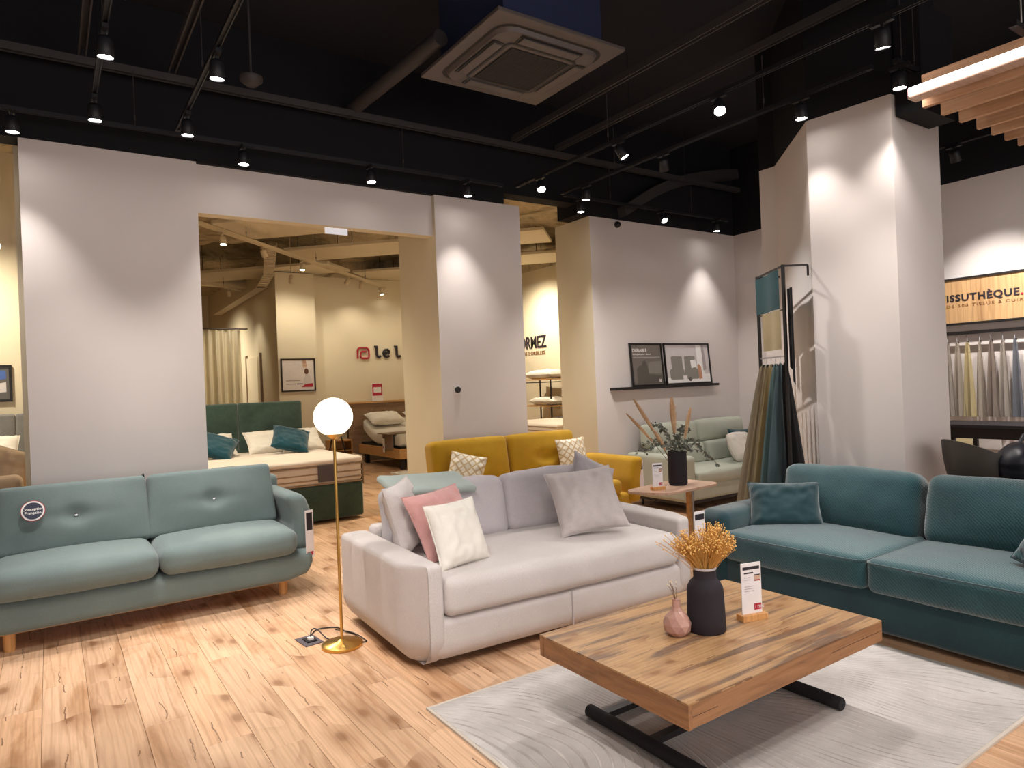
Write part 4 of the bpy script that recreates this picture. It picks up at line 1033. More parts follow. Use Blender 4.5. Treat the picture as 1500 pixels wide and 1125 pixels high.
# ---------------------------------------------------------------- mustard sofa
ms = empty('fabric_sofa', 'mustard yellow sofa standing against the pier', 'sofa', (4.02, 5.3, 0))
soft('base', M['mustard'], ms, (0, .52, .26), (2.3, .9, .26), .05); 
for x in (-.5, .5): soft('seat_cushion', M['mustard'], ms, (x, .42, .46), (.98, .74, .16), .05, (0, .01, .02))
for x in (-.455, .455):
    def tuft(p, u):
        dm = math.exp(-((p[0]) ** 2 / .012 + (p[2] + .02) ** 2 / .003)) * .05
        return (p[0], p[1] + (dm if p[1] < 0 else 0), p[2])
    o = soft('back_cushion', M['mustard'], ms, (x + .0, .80, .80), (.90, .22, .50), .06, (0, .03, .01), rot=(math.radians(-9), 0, 0), deform=tuft, n=22)
for sg in (-1, 1):
    def fl(p, u, sg=sg): return (p[0] + sg * .06 * max(0, u[2]), p[1], p[2])
    soft('arm', M['mustard'], ms, (sg * 1.16, .45, .52), (.15, .86, .48), .05, (0, 0, 0), deform=fl)
for x, y in ((-.95, .15), (.95, .15), (-.95, .85), (.95, .85)):
    bm = bmesh.new(); lathe(bm, [(.02, 0), (.028, .14)], 12); finish(bm, 'leg', M['beech'], ms, True, (x, y, 0))
throw_pillow('ivory embroidered pillow at the left of the mustard sofa', (3.36, 5.80, .76), (-.35, .25, -.5), .36, .36, .12, M['lattice'], seed=61)
throw_pillow('ivory lattice patterned pillow at the right of the mustard sofa', (4.77, 5.88, .79), (-.25, -.02, 0), .40, .38, .12, M['lattice'], seed=62)
o = empty('price_tag', 'white tag on the right arm of the mustard sofa', 'tag', (5.27, 5.35, .42)); finish(B(-.04, -.003, 0, .04, 0, .30), 'tag_card', M['cardw'], o); finish(B(-.03, -.004, .2, .03, -.003, .27), 'print_patch', M['ink'], o)

# ---------------------------------------------------------------- mint sofa in the alcove
gn = empty('fabric_sofa', 'pale mint sofa under the picture ledge in the alcove', 'sofa', (6.08, 5.45, 0))
soft('base', M['mint'], gn, (1.2, .5, .225), (2.3, .92, .20), .04); finish(B(.1, .1, .08, 2.3, .9, .13), 'plinth', M['beam'], gn)  # plinth coloured dark to paint in the shade under the sofa
def ga(p, u): return (p[0], p[1], p[2])
for x in (.09, 2.31): soft('arm', M['mint'], gn, (x, .48, .40), (.20, .98, .54), .05, (0, .0, 0))
for x in (.72, 1.69): soft('seat_cushion', M['mint'], gn, (x, .40, .385), (.96, .76, .16), .05, (0, .01, .02))
for x in (.70, 1.68):
    soft('back_cushion', M['mint'], gn, (x, .76, .58), (.94, .2, .28), .05, (0, .02, .01), rot=(-.15, 0, 0))
    soft('headrest', M['mint'], gn, (x - .04, .84, .86), (.96, .16, .30), .06, (0, .03, .01), rot=(-.1, 0, 0))
for x, y in ((.15, .1), (2.2, .1), (.15, .85), (2.2, .85)):
    bm = bmesh.new(); lathe(bm, [(.015, 0), (.02, .13)], 10); finish(bm, 'leg', M['black'], gn, True, (x, y, 0))
throw_pillow('small round white pillow on the mint sofa', (7.55, 5.78, .655), (-.45, 0, 0), .38, .36, .2, M['ivory'], seed=71, pinch=-.14)
throw_pillow('teal pillow behind the round white one on the mint sofa', (7.84, 5.95, .66), (-.3, 0, -.3), .42, .42, .14, M['petrol'], seed=72)

# ---------------------------------------------------------------- side table with vase
stb = empty('side_table', 'small side table with pale rounded triangular top between the sofas', 'table', (4.60, 4.30, 0))
def rtri(r, sc_=1.0, n=14):
    P = [Vector((-.47, .14)), Vector((-.30, -.24)), Vector((.50, -.18)), (Vector((.42, .30)))]
    out = []
    m = len(P)
    for i in range(m):
        p = P[i]; a = P[i - 1]; b_ = P[(i + 1) % m]
        d1 = (a - p).normalized(); d2 = (b_ - p).normalized()
        s = p + d1 * r; e = p + d2 * r
        for k in range(n): q = k / (n - 1); out.append(tuple(((1 - q) ** 2 * s + 2 * q * (1 - q) * p + q * q * e) * sc_))
    return out
bm = bmesh.new(); prism(bm, rtri(.16), .60, .62); bmesh.ops.bevel(bm, geom=[e for e in bm.edges if abs(e.verts[0].co.z - e.verts[1].co.z) < 1e-6 and e.is_boundary is False and len(e.link_faces) == 2 and e.calc_face_angle(0) > 1], offset=.004, segments=2, affect='EDGES')
finish(bm, 'table_top', M['pink_wood'], stb, False)
finish(B(.22, -.02, .02, .25, .02, .60), 'leg', M['oak_light'], stb); finish(B(.255, -.02, .02, .28, .02, .60), 'leg', M['chrome'], stb)
finish(B(-.25, -.03, 0, .30, .03, .02), 'foot', M['black'], stb); finish(B(.215, -.2, 0, .285, .2, .02), 'foot', M['black'], stb)
def price_card(label, loc, rz, hgt=.22, wdt=.115):
    o = empty('price_card', label, 'card', loc, rz)
    finish(B(-wdt * .62, -.028, 0, wdt * .62, .028, .028, bev=.002), 'wooden_base', M['beech'], o)
    p = empty('tmp', '', '', (0, 0, 0)); bpy.data.objects.remove(p)
    c = finish(B(-wdt / 2, -.0025, .018, wdt / 2, .0025, hgt, bev=.001), 'card', M['cardw'], o)
    def fl(mat, x0, z0, x1, z1, y=-.003): 
        q = flat(c, 'print', mat, [(x0 * wdt, z0 * hgt), (x1 * wdt, z0 * hgt), (x1 * wdt, z1 * hgt), (x0 * wdt, z1 * hgt)], y, .0003)
    fl('ink', -.42, .88, .42, .935); fl('ink', -.36, .81, .10, .835); fl('ink', .14, .765, .44, .785); fl('red', .14, .67, .44, .69); fl('pink_wood', .14, .69, .44, .765)
    for z in (.74, .70, .58, .54, .50): fl('greyink', -.36, z, -.05 if z > .6 else .12, z + .008)
    fl('red', .10, .16, .46, .27)
    text('lettering', '1 190 €', hgt * .075, M['whiteink'], c, (wdt * .13, -.0036, hgt * .185), (PI / 2, 0, 0), extrude=.0002, xs=.8)
    return o
price_card('white price card in a wooden block on the side table', (4.40, 4.26, .62), -.25, .235, .10)
v1 = empty('tall_vase', 'matte black cylindrical vase on the side table', 'vase', (4.735, 4.33, .62))
bm = bmesh.new(); lathe(bm, [(0, 0), (.075, 0), (.086, .02), (.085, .28), (.082, .31), (.076, .31), (.075, .05), (0, .05)], 32); finish(bm, 'body', M['dark_vase'], v1, True)
bq = empty('dried_bouquet', 'dried pampas and eucalyptus arrangement in the black cylinder vase', 'plant', (4.735, 4.33, .70))
rx = (rt.x, rt.y)
def pampas(dx, dz, wd, base=(0, 0)):
    p0 = Vector((base[0], base[1], 0)); p3 = Vector((dx * rx[0], dx * rx[1], dz))
    pts = [p0.lerp(p3, k / 12) + Vector((0, 0, .03 * math.sin(PI * k / 12))) for k in range(13)]
    bm = bmesh.new(); tube(bm, pts[:9], .003, 5); 
    o = finish(bm, 'pampas_stem', M['stem'], bq, True)
    bm = bmesh.new(); top = pts[6:]
    dense = []
    for a, b_ in zip(top, top[1:]):
        for q in range(3): dense.append(a.lerp(b_, q / 3))
    dense.append(top[-1]); n = len(dense)
    tube(bm, dense, wd * .55, 7, taper=[max(.12, math.sin(PI * (.12 + .85 * k / n)) ** .8) for k in range(n)])
    rr_ = random.Random(int(dx * 999))
    for k in range(150):
        i = rr_.randrange(n - 1); c = dense[i]; d = (dense[min(i + 1, n - 1)] - dense[max(i - 1, 0)]).normalized()
        side = Vector((rr_.uniform(-1, 1), rr_.uniform(-1, 1), rr_.uniform(-1, 1))).normalized(); side = (side - d * side.dot(d)).normalized()
        w_ = wd * max(.15, math.sin(PI * (.12 + .85 * i / n))); e = c + side * w_ + d * w_ * 1.4; m = c + side * w_ * .3
        wv_ = d.cross(side) * .0022
        f = [bm.verts.new(c - wv_), bm.verts.new(c + wv_), bm.verts.new(m + wv_ + d * w_ * .5), bm.verts.new(e)]; bm.faces.new(f)
    finish(bm, 'plume', M['plume'], o, True)
pampas(-.38, .72, .032); pampas(-.45, .59, .026, (.01, 0)); pampas(-.03, .72, .046); pampas(.14, .62, .032, (.02, 0)); pampas(-.20, .42, .034, (-.02, 0))
rr_ = random.Random(5)
def euca(dx, dz, droop, dy=0):
    p0 = Vector((0, 0, .1)); pts = []
    for k in range(11):
        q = k / 10; pts.append(Vector((dx * q * rx[0] + dy * q * .8, dx * q * rx[1] + dy * q, .19 + dz * math.sin(q * PI * .6) - droop * q * q)))
    bm = bmesh.new(); tube(bm, pts, .002, 4); o = finish(bm, 'branch', M['stem'], bq, True)
    bm = bmesh.new()
    for k in range(2, 11):
        for q in range(4):
            c = pts[k] + Vector((rr_.uniform(-.02, .02), rr_.uniform(-.02, .02), rr_.uniform(-.02, .02)))
            r = rr_.uniform(.009, .017); a = Vector((rr_.uniform(-1, 1), rr_.uniform(-1, 1), rr_.uniform(-.6, 1))).normalized(); b_ = a.orthogonal().normalized(); d = a.cross(b_)
            f = [bm.verts.new(c + b_ * r * math.cos(2 * PI * z / 7) + d * r * math.sin(2 * PI * z / 7) + a * .003 * math.cos(4 * PI * z / 7)) for z in range(7)]
            bm.faces.new(f)
    l = finish(bm, 'leaves', M['euca'], o); l['kind'] = 'stuff'
for a in ((-.36, .22, .20, .1), (-.30, .16, .1, -.1), (-.12, .24, .02, .15), (.06, .26, .0, -.05), (.13, .28, .05, .1), (.20, .2, .12, 0), (.30, .16, .18, .1), (.34, .12, .2, -.1), (.10, .12, .05, -.15), (-.08, .14, .02, -.15), (.0, .18, 0, .0), (-.22, .30, .02, 0)): euca(*a)

# ---------------------------------------------------------------- globe floor lamp
fl_ = empty('floor_lamp', 'brass floor lamp with glowing opal globe', 'lamp', (1.474, 4.18, 0))
bm = bmesh.new(); lathe(bm, [(0, 0), (.125, 0), (.128, .006), (.126, .018), (.11, .026), (.03, .034), (.014, .045), (0, .045)], 40); finish(bm, 'base', M['brass'], fl_, True)
bm = bmesh.new(); tube(bm, [(0, 0, .04), (0, 0, 1.31)], .0095, 14); finish(bm, 'pole', M['brass'], fl_, True)
bm = bmesh.new(); lathe(bm, [(0, 1.295), (.012, 1.295), (.05, 1.318), (.06, 1.335), (.055, 1.338), (0, 1.33)], 28); finish(bm, 'cup', M['brass'], fl_, True)
bm = bmesh.new(); R0 = .121; lathe(bm, [(R0 * math.sin(math.radians(a)), 1.438 - R0 * math.cos(math.radians(a))) if a not in (180,) else (0, 1.438 + R0) for a in [25] + list(range(32, 180, 8)) + [180]], 36); finish(bm, 'globe', M['globe'], fl_, True)
bx = empty('floor_socket', 'grey metal floor socket plate with open lid beside the lamp base', 'socket', (1.335, 4.40, 0), .1)
finish(B(-.06, -.09, 0, .06, .09, .006, bev=.002), 'plate', M['dark_grey_card'], bx); finish(B(-.03, -.05, .006, .035, .04, .014, bev=.002), 'insert', M['matte_black'], bx)
finish(B(-.015, -.03, .014, .02, .0, .03, bev=.003), 'plug', M['white'], bx)
def cable(name, label, pts, r=.004, mat='black'):
    cu_ = []
    P = [Vector(p) for p in pts]; P = [P[0]] + P + [P[-1]]
    for i in range(1, len(P) - 2):
        for k in range(8):
            t0 = k / 8; a, b_, c, d = P[i - 1], P[i], P[i + 1], P[i + 2]
            cu_.append(.5 * ((2 * b_) + (c - a) * t0 + (2 * a - 5 * b_ + 4 * c - d) * t0 ** 2 + (3 * b_ - a - 3 * c + d) * t0 ** 3))
    cu_.append(P[-1]); bm = bmesh.new(); tube(bm, cu_, r, 6); o = finish(bm, name, M[mat], None, True); tag(o, label, 'cable'); return o
cable('power_cable', 'black cable from the floor socket to the lamp base', [(1.34, 4.385, .034), (1.36, 4.42, .06), (1.40, 4.44, .05), (1.43, 4.36, .012), (1.44, 4.31, .012)])
cable('power_cable', 'black cable coiled on the floor between lamp and grey sofa', [(1.36, 4.46, .006), (1.44, 4.56, .006), (1.55, 4.52, .006), (1.58, 4.40, .006), (1.61, 4.28, .006), (1.55, 4.20, .006), (1.62, 4.14, .006), (1.60, 4.32, .014), (1.53, 4.46, .012)])

# ---------------------------------------------------------------- rug and coffee table
o = finish(B(1.515, 1.285, 0, 3.915, 3.065, .012, bev=.003), 'area_rug', M['rug']); tag(o, 'pale grey area rug with carved wavy lines under the coffee table', 'rug')
bm = bmesh.new(); box(bm, 1.50, 1.27, 0, 1.515, 3.08, .011); box(bm, 3.915, 1.27, 0, 3.93, 3.08, .011); box(bm, 1.515, 1.27, 0, 3.915, 1.285, .011); box(bm, 1.515, 3.065, 0, 3.915, 3.08, .011)
finish(bm, 'binding', M['rug_edge'], o)
ct = empty('coffee_table', 'low rectangular oak effect coffee table with thick edge on black tubular base', 'table', (1.87, 1.705, 0))
W_, D_, H_ = 1.335, .90, .42
bm = bmesh.new(); box(bm, .0, 0, H_ - .007, W_, D_, H_, bev=.001); finish(bm, 'table_top', M['table'], ct)
finish(B(.018, 0, .325, W_ - .0, .018, H_ - .0073), 'front_apron', M['table_side'], ct); finish(B(.018, D_ - .018, .325, W_, D_, H_ - .0073), 'rear_apron', M['table_side'], ct)
finish(B(0, .0, .322, .0175, D_ - .03, H_ - .0073), 'end_apron', M['table_end'], ct); finish(B(W_ - .018, .0185, .325, W_, D_ - .0185, H_ - .0073), 'end_apron', M['table_end'], ct)
finish(B(0.0, D_ - .026, .322, .0175, D_ - .0, H_ - .0073), 'edge_strip', M['table_end'], ct)
finish(B(.0185, .0185, .335, W_ - .0185, D_ - .0185, .345), 'underside_board', M['table_side'], ct)
bm = bmesh.new(); box(bm, .02, -.0006, .366, .16, .0, .3675); box(bm, W_ - .42, -.0006, .372, W_ - .005, .0, .3735); finish(bm, 'apron_crack', M['ink'], ct)
for x in (.20, 1.15):
    bm = bmesh.new(); y0, y1 = (.10, .80); tube(bm, [(x, y0, .042), (x, y0 + .004, .042), (x, y1 - .004, .042), (x, y1, .042)], .030, 18, taper=[.9, 1, 1, .9]); finish(bm, 'foot_tube', M['matte_black'], ct, True)
for y in (.42, .72):
    bm = bmesh.new(); box(bm, .205, y - .020, .028, 1.145, y + .020, .056); finish(bm, 'stretcher', M['black'], ct)
for x in (.50, .85):
    finish(B(x - .02, .44, .030, x + .02, .70, .052), 'cross_bar', M['black'], ct)
    finish(B(x - .018, .55, .052, x + .018, .59, .335), 'lift_column', M['black'], ct)
# things on the table
TV = empty('large_vase', 'matte charcoal bottle vase with wide neck on the coffee table', 'vase', (2.500, 2.147, .42))
bm = bmesh.new(); lathe(bm, [(0, 0), (.082, 0), (.089, .009), (.087, .07), (.083, .185), (.080, .205), (.068, .228), (.055, .240), (.052, .246), (.052, .288), (.046, .290), (.044, .24), (0, .24)], 40); finish(bm, 'body', M['dark_vase'], TV, True)
bm = bmesh.new(); lathe(bm, [(.0535, .285), (.0545, .290), (.052, .295), (.045, .293), (.045, .285)], 40); finish(bm, 'rim', M['gray_pil'], TV, True)
fb = empty('dried_flower_bunch', 'golden bunch of dried seed heads in the charcoal vase', 'dried flowers', (2.500, 2.147, .66))
rr_ = random.Random(11); bs_ = bmesh.new(); bh_ = bmesh.new()
for k in range(760):
    a = rr_.uniform(0, 2 * PI); ra = math.sqrt(rr_.random()); lobe = rr_.random()
    cxn, cyn = (.045, -.0) if lobe < .66 else (-.085, .02)
    rad = .105 if lobe < .66 else .06
    tx = (cxn * rt.x) + rad * ra * math.cos(a); ty = (cxn * rt.y) + rad * ra * math.sin(a)
    tz = .10 + (.155 if lobe < .66 else .125) * math.sqrt(max(0, 1 - .8 * ra * ra)) * rr_.uniform(.30, 1.08)
    if lobe > .97: tx *= 1.5; ty *= 1.5; tz += .02
    b0 = Vector((rr_.uniform(-.022, .022), rr_.uniform(-.022, .022), 0)); e = Vector((tx, ty, tz)); m = b0.lerp(e, .5) + Vector((rr_.uniform(-.006, .006), rr_.uniform(-.006, .006), .012))
    tube(bs_, [b0, m, e], .0010, 3, caps=False)
    r = rr_.uniform(.0026, .0048)
    mt = Matrix.Translation(e)
    bmesh.ops.create_icosphere(bh_, subdivisions=1, radius=r, matrix=mt)
q = finish(bs_, 'stems', M['straw'], fb); q['kind'] = 'stuff'; q = finish(bh_, 'seed_heads', M['straw2'], fb); q['kind'] = 'stuff'
sv = empty('small_vase', 'small rose pink faceted bud vase on the coffee table', 'vase', (2.352, 2.192, .42))
bm = bmesh.new(); sg = 9
prof = [(r * 1.2, z * 1.28) for r, z in [(.030, 0), (.050, .018), (.054, .042), (.044, .068), (.022, .088), (.0165, .100), (.0150, .124), (.0165, .128)]]
rings = []
for j, (r, z) in enumerate(prof): rings.append([bm.verts.new((r * math.cos(2 * PI * (k + (.5 if j % 2 and j < 5 else 0)) / sg), r * math.sin(2 * PI * (k + (.5 if j % 2 and j < 5 else 0)) / sg), z)) for k in range(sg)])
for j in range(len(rings) - 1):
    a, b_ = rings[j], rings[j + 1]; odd = j % 2
    for k in range(sg):
        k2 = (k + 1) % sg
        if j < 4:
            if not odd: bm.faces.new((a[k], a[k2], b_[k])); bm.faces.new((a[k2], b_[k2], b_[k]))
            else: bm.faces.new((a[k], a[k2], b_[k2])); bm.faces.new((a[k], b_[k2], b_[k]))
        elif j == 4 and False: pass
        else: bm.faces.new((a[k], a[k2], b_[k2], b_[k]))
bm.faces.new(rings[0][::-1]); bm.faces.new(rings[-1]); finish(bm, 'body', M['rose_vase'], sv)
sp = empty('dried_sprig', 'tiny pale dried sprig in the pink bud vase', 'dried flowers', (2.352, 2.192, .565))
rr_ = random.Random(2)
for k in range(9):
    e = Vector(((-.018 + rr_.uniform(-.028, .022)) * rt.x, (-.018 + rr_.uniform(-.028, .022)) * rt.y, rr_.uniform(.075, .112))); b0 = Vector((0, 0, 0)); bm = bmesh.new(); tube(bm, [b0, b0.lerp(e, .5) + Vector((0, 0, .008)), e], .0007, 4); o = finish(bm, 'stem', M['stem'], sp)
    bm = bmesh.new(); bmesh.ops.create_icosphere(bm, subdivisions=1, radius=.0038, matrix=Matrix.Translation(e)); finish(bm, 'bud', M['pale_bud'], o, True)
price_card('white price card in a wooden block on the coffee table', (2.775, 2.100, .42), -.26, .272, .115)

# ---------------------------------------------------------------- fabric stand beside the column
fs_ = empty('fabric_stand', 'tall thin black metal frame with cloth samples beside the column', 'display stand')
P1 = Vector((5.07, 3.40)); P2 = Vector((5.46, 3.93)); PD = Vector((5.235, 3.28))
bm = bmesh.new()
def post(bm, p, z0, z1, h=.011): box(bm, p.x - h, p.y - h, z0, p.x + h, p.y + h, z1)
def bar(bm, a, b_, z, r=.010): tube(bm, [(a.x, a.y, z), (b_.x, b_.y, z)], r, 4)
post(bm, P1, 0, 2.5); post(bm, P2, 0, 2.5); bar(bm, P1, P2, 2.49); bar(bm, P1, PD, 2.49); bar(bm, P2, P2 + (PD - P1), 2.49)
bar(bm, P1, P2, 0.012); bar(bm, P1, P2, 2.13, .006); tube(bm, [(PD.x, PD.y, 2.49), (PD.x, PD.y, 2.40)], .009, 4)
finish(bm, 'frame', M['black'], fs_)
bm = bmesh.new(); bar(bm, P1, P2, 1.74, .009); finish(bm, 'rail', M['chrome'], fs_)
dv = (P2 - P1).normalized(); nv = Vector((-dv.y, dv.x))      # nv points to camera left
mt_sw = {}
for nm, c in (('taupe', (186, 174, 152)), ('olive', (198, 186, 158)), ('bluegrey', (146, 172, 174)), ('slate', (120, 140, 146)), ('char', (40, 36, 38)), ('tealc', (44, 92, 98)), ('sand', (210, 194, 154)), ('cream_c', (222, 206, 160)), ('stone', (196, 186, 174)), ('taupe2', (168, 152, 140)), ('ash', (136, 138, 146)), ('pearl', (214, 206, 200)), ('linen', (204, 192, 176))): mt_sw[nm] = fabric('swatch_' + nm, c, None, 250, .3, .08)
def swatch_panel(label, a, b_, z0, z1, mat, off, skew=0):
    A = P1.lerp(P2, a) + nv * off; C = P1.lerp(P2, b_) + nv * off
    bm = bmesh.new(); n = 10; vs = []
    for k in range(n + 1):
        q = k / n; p = A.lerp(C, q) + nv * .012 * math.sin(q * 7)
        vs.append((bm.verts.new((p.x, p.y, z0 + skew * q)), bm.verts.new((p.x, p.y, z1))))
    for s, e in zip(vs, vs[1:]): bm.faces.new((s[0], e[0], e[1], s[1]))
    bmesh.ops.solidify(bm, geom=bm.faces[:], thickness=.006)
    tag(finish(bm, 'cloth_sample', mat, None, True), label, 'fabric sample', 'cloth samples clipped on the black stand')
swatch_panel('dark teal cloth square at the top of the black stand', .10, .98, 2.14, 2.47, mt_sw['tealc'], .015)
swatch_panel('sand beige cloth square under the teal one on the black stand', .06, .72, 1.80, 2.13, mt_sw['sand'], .02)
swatch_panel('narrow teal cloth strip low at the far side of the black stand', .78, .92, 1.84, 2.10, mt_sw['tealc'], -.03)
swatch_panel('nearly edge on black cloth strip on the near post of the stand', -.12, .02, 1.50, 2.3, mt_sw['char'], -.04, .15)
def hanging(label, c, mat, z1, z0, w0, w1, du, seed, group, dep=.05, hook=True, hookmat='chrome', lean=0.0, name='hanging_cloth'):
    """cloth gathered at the top on a hook, widening towards the hem; du = unit width direction"""
    rr2 = random.Random(seed); o = empty(name, label, 'fabric sample', (c[0], c[1], 0), 0, group)
    bm = bmesh.new(); nu, nz = 22, 14; du = Vector((du[0], du[1], 0)).normalized(); dn = Vector((-du.y, du.x, 0)); g = {}
    p1, p2 = rr2.uniform(0, 6), rr2.uniform(0, 6)
    for j in range(nz + 1):
        q = j / nz; wd = w0 + (w1 - w0) * (q ** .7); z = z1 + (z0 - z1) * q
        for i in range(nu + 1):
            u = -1 + 2 * i / nu
            fold = dep * (.35 + .65 * q) * (math.sin(u * 5.2 + p1) * .6 + math.sin(u * 9 + p2) * .25)
            p = du * (u * wd / 2 + lean * q) + dn * fold; g[i, j] = bm.verts.new((p.x, p.y, z + .03 * abs(u) * (1 - q) * -1))
    for j in range(nz):
        for i in range(nu): bm.faces.new((g[i, j], g[i, j + 1], g[i + 1, j + 1], g[i + 1, j]))
    bmesh.ops.solidify(bm, geom=bm.faces[:], thickness=.004)
    finish(bm, 'cloth', mat, o, True)
    if hook:
        bm = bmesh.new(); pts = [(0, 0, z1 - .01)] + [(dn.x * .0, dn.y * .0, z1 + .01)] + [(dn.x * .014 * math.sin(a), dn.y * .014 * math.sin(a), z1 + .03 + .014 * (1 - math.cos(a))) for a in (0, .8, 1.6, 2.4, 3.1, 3.9)]
        tube(bm, pts, .002, 5); finish(bm, 'hook', M[hookmat], o)
        bm = bmesh.new(); lathe(bm, [(.006, -.002), (.014, -.002), (.014, .002), (.006, .002)], 14)
        e = finish(bm, 'eyelet', M['black'], o, False, (-du.y * -.006, -.006, z1 - .02), (PI / 2, 0, math.atan2(du.y, du.x)))
    return o
GS = 'cloths hanging from the black stand rail'
for k, (lb, mk, w1) in enumerate((
    ('charcoal cloth nearest on the black stand rail', 'char', .46), ('slate blue cloth second on the black stand rail', 'slate', .44), ('blue grey cloth third on the black stand rail', 'bluegrey', .42),
    ('sand coloured cloth fourth on the black stand rail', 'sand', .40), ('olive beige cloth fifth on the black stand rail', 'olive', .38), ('taupe cloth farthest on the black stand rail', 'taupe', .36))):
    p = P1.lerp(P2, .06 + k * .17)
    hanging(lb, (p.x, p.y), mt_sw[mk], 1.69, .28, .05, w1 * (.6 if k else .45), (nv.x, nv.y), 10 + k, GS, .035, lean=.03 + .035 * k if k else -.10)

# ---------------------------------------------------------------- fabric library at the right
sg_ = empty('wall_sign', 'black framed oak sign reading TISSUTHÈQUE on the right wall', 'sign', (8.5, 3.25, 2.06), -PI / 2)
SW = 1.9
finish(B(-SW / 2, -.10, .02, SW / 2, 0, .50), 'board', M['sign_wood'], sg_)
bm = bmesh.new(); box(bm, -SW / 2 - .02, -.115, .50, SW / 2 + .02, 0, .52); box(bm, -SW / 2 - .02, -.115, 0.0, SW / 2 + .02, 0, .02); box(bm, -SW / 2 - .02, -.115, .02, -SW / 2, 0, .5); box(bm, SW / 2, -.115, .02, SW / 2 + .02, 0, .5)
finish(bm, 'frame', M['black'], sg_)
text('lettering', 'TISSUTHÈQUE', .105, M['ink'], sg_, (-.415, -.102, .262), (PI / 2, 0, 0), extrude=.004, bold=.0028, spacing=1.12, fit=.775)
text('lettering', '.', .128, M['red'], sg_, (.368, -.102, .262), (PI / 2, 0, 0), extrude=.004, bold=.004)
text('lettering', 'PLUS DE 500 TISSUS & CUIRS', .045, M['brownink'], sg_, (-.53, -.102, .195), (PI / 2, 0, 0), extrude=.002, spacing=1.3, fit=.95)
rl = empty('clothes_rail', 'black rail carrying cloth samples under the oak sign', 'rail', (8.40, 2.6, 1.965))
finish(B(-.012, -1.6, -.018, .012, 1.7, .018), 'bar', M['black'], rl)
for y in (-1.5, 1.6): finish(B(.0125, y, -.01, .1, y + .03, .01), 'wall_bracket', M['black'], rl)
seq = [('stone grey cloth first beside the column under the sign', 'stone', 3.60), ('light linen cloth with pale hem second under the sign', 'linen', 3.50), ('cream yellow cloth under the sign', 'cream_c', 3.40), ('pale beige cloth right of the cream yellow one', 'linen', 3.28), ('taupe cloth fourth from the column under the sign', 'taupe2', 3.17), ('light stone cloth left of the blue grey one', 'stone', 3.06), ('ash blue grey cloth under the sign', 'ash', 2.95), ('pearl white cloth at the right picture edge', 'pearl', 2.83), ('taupe cloth just past the picture edge', 'taupe2', 2.71), ('cream cloth past the picture edge', 'cream_c', 2.59)]
for k, (lb, mk, y) in enumerate(seq):
    hanging(lb, (8.40, y), mt_sw[mk], 1.88, 1.04, .035, .135, (.25, 1), 40 + k, 'cloths on the wall rail under the oak sign', .03)
for k, (lb, mk, y) in enumerate((('pale folded cloth card low on the wall, left one', 'cream_c', 3.52), ('pale folded cloth card low on the wall, right one', 'pearl', 3.24))):
    o = soft('cloth_card', mt_sw[mk], None, (8.47, y, .80), (.03, .22, .26), .01, wrinkle=.006, seed=k); tag(o, lb, 'fabric sample', 'cloth cards below the counter')
cn = empty('high_counter', 'long dark high counter before the fabric library', 'counter', (8.05, 2.0, 0))
finish(B(-.33, -2.2, .965, .30, 1.55, 1.0, bev=.003), 'worktop', M['matte_black'], cn); finish(B(-.31, -2.15, .86, -.28, 1.5, .9645), 'apron', M['black'], cn)
for x, y in ((-.28, 1.3), (.25, 1.3), (-.28, -2.1), (.25, -2.1)): finish(B(x, y, 0, x + .04, y + .04, .965), 'leg', M['black'], cn)
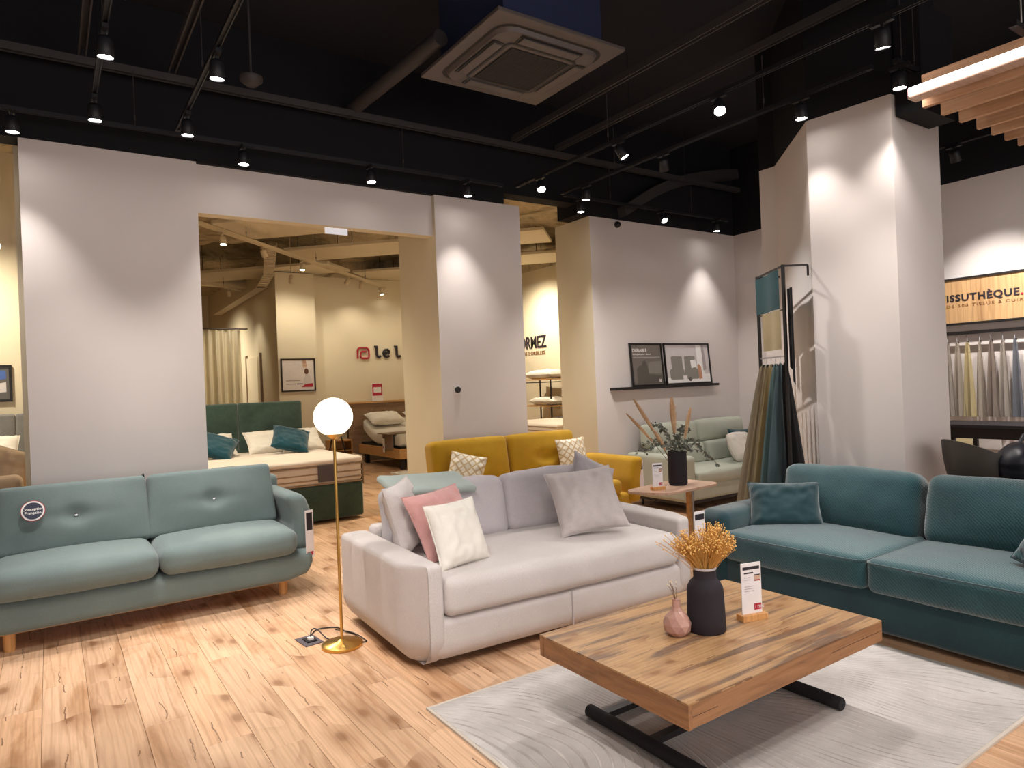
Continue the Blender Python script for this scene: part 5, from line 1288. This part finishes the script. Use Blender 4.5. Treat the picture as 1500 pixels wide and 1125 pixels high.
def bar_stool(label, x, y, rz, z=.72):
    o = empty('bar_stool', label, 'stool', (x, y, 0), rz)
    bm = bmesh.new(); n, m = 28, 9; g = {}
    for i in range(n):
        a = 2 * PI * i / n
        back = .5 + .5 * math.cos(a)          # 1 at the back (+y)
        hgt = .06 + .27 * (back ** .8)
        for j in range(m + 1):
            q = j / m
            if q < .5: r = .20 * (q / .5); z_ = .015 * (q / .5) ** 2
            else: t_ = (q - .5) / .5; r = .20 + .055 * math.sin(t_ * PI / 2); z_ = .015 + hgt * t_ ** 1.4
            if j == 0: g[i, j] = g.get('c') or bm.verts.new((0, 0, z)); g['c'] = g[i, j]
            else: g[i, j] = bm.verts.new((r * math.sin(a), r * math.cos(a), z + z_))
    for i in range(n):
        for j in range(m):
            q = [g[i, j], g[(i + 1) % n, j], g[(i + 1) % n, j + 1], g[i, j + 1]]; u_ = []
            for v_ in q:
                if v_ not in u_: u_.append(v_)
            bm.faces.new(u_)
    bmesh.ops.recalc_face_normals(bm, faces=bm.faces); bmesh.ops.solidify(bm, geom=bm.faces[:], thickness=.012)
    finish(bm, 'seat_shell', M['shell'], o, True)
    for k in range(4):
        a = PI / 4 + k * PI / 2; bm = bmesh.new(); tube(bm, [(.10 * math.cos(a), .10 * math.sin(a), z - .01), (.23 * math.cos(a), .23 * math.sin(a), 0)], .011, 8); finish(bm, 'leg', M['black'], o)
    bm = bmesh.new(); tube(bm, [(.19 * math.cos(2 * PI * k / 4 + PI / 4), .19 * math.sin(2 * PI * k / 4 + PI / 4), .25) for k in range(5)], .007, 6, caps=False); finish(bm, 'footrest', M['black'], o)
    return o
bar_stool('charcoal shell bar stool nearest the column', 5.66, 2.22, .97)
bar_stool('charcoal bar stool under the navy handbag', 5.88, 1.76, 1.0, .70)
hb = empty('handbag', 'soft navy black handbag with pale metal zips on the bar stool', 'bag', (5.74, 1.86, .72), -.6)
soft('body', M['darkbag'], hb, (0, 0, .165), (.58, .30, .33), .13, (.03, .02, .02), wrinkle=.03, seed=3, n=16)
bm = bmesh.new(); tube(bm, [(-.2, -.165, .235), (0, -.185, .245), (.1, -.18, .245)], .004, 5); finish(bm, 'zip', M['gold'], hb); finish(B(-.195, -.19, .13, -.175, -.175, .225, bev=.003), 'zip_puller', M['gold'], hb)
bm = bmesh.new(); tube(bm, [(-.03, -.02, .36), (0, -.04, .385), (.05, -.03, .375), (.09, -.02, .36)], .008, 6); finish(bm, 'clasp', M['gold'], hb, True)
bm = bmesh.new(); tube(bm, [(-.2, 0, .28), (-.15, 0, .38), (.05, .02, .42), (.2, .0, .36), (.25, 0, .24)], .013, 8); finish(bm, 'handle', M['darkbag'], hb, True)
print('objects', len(bpy.data.objects))
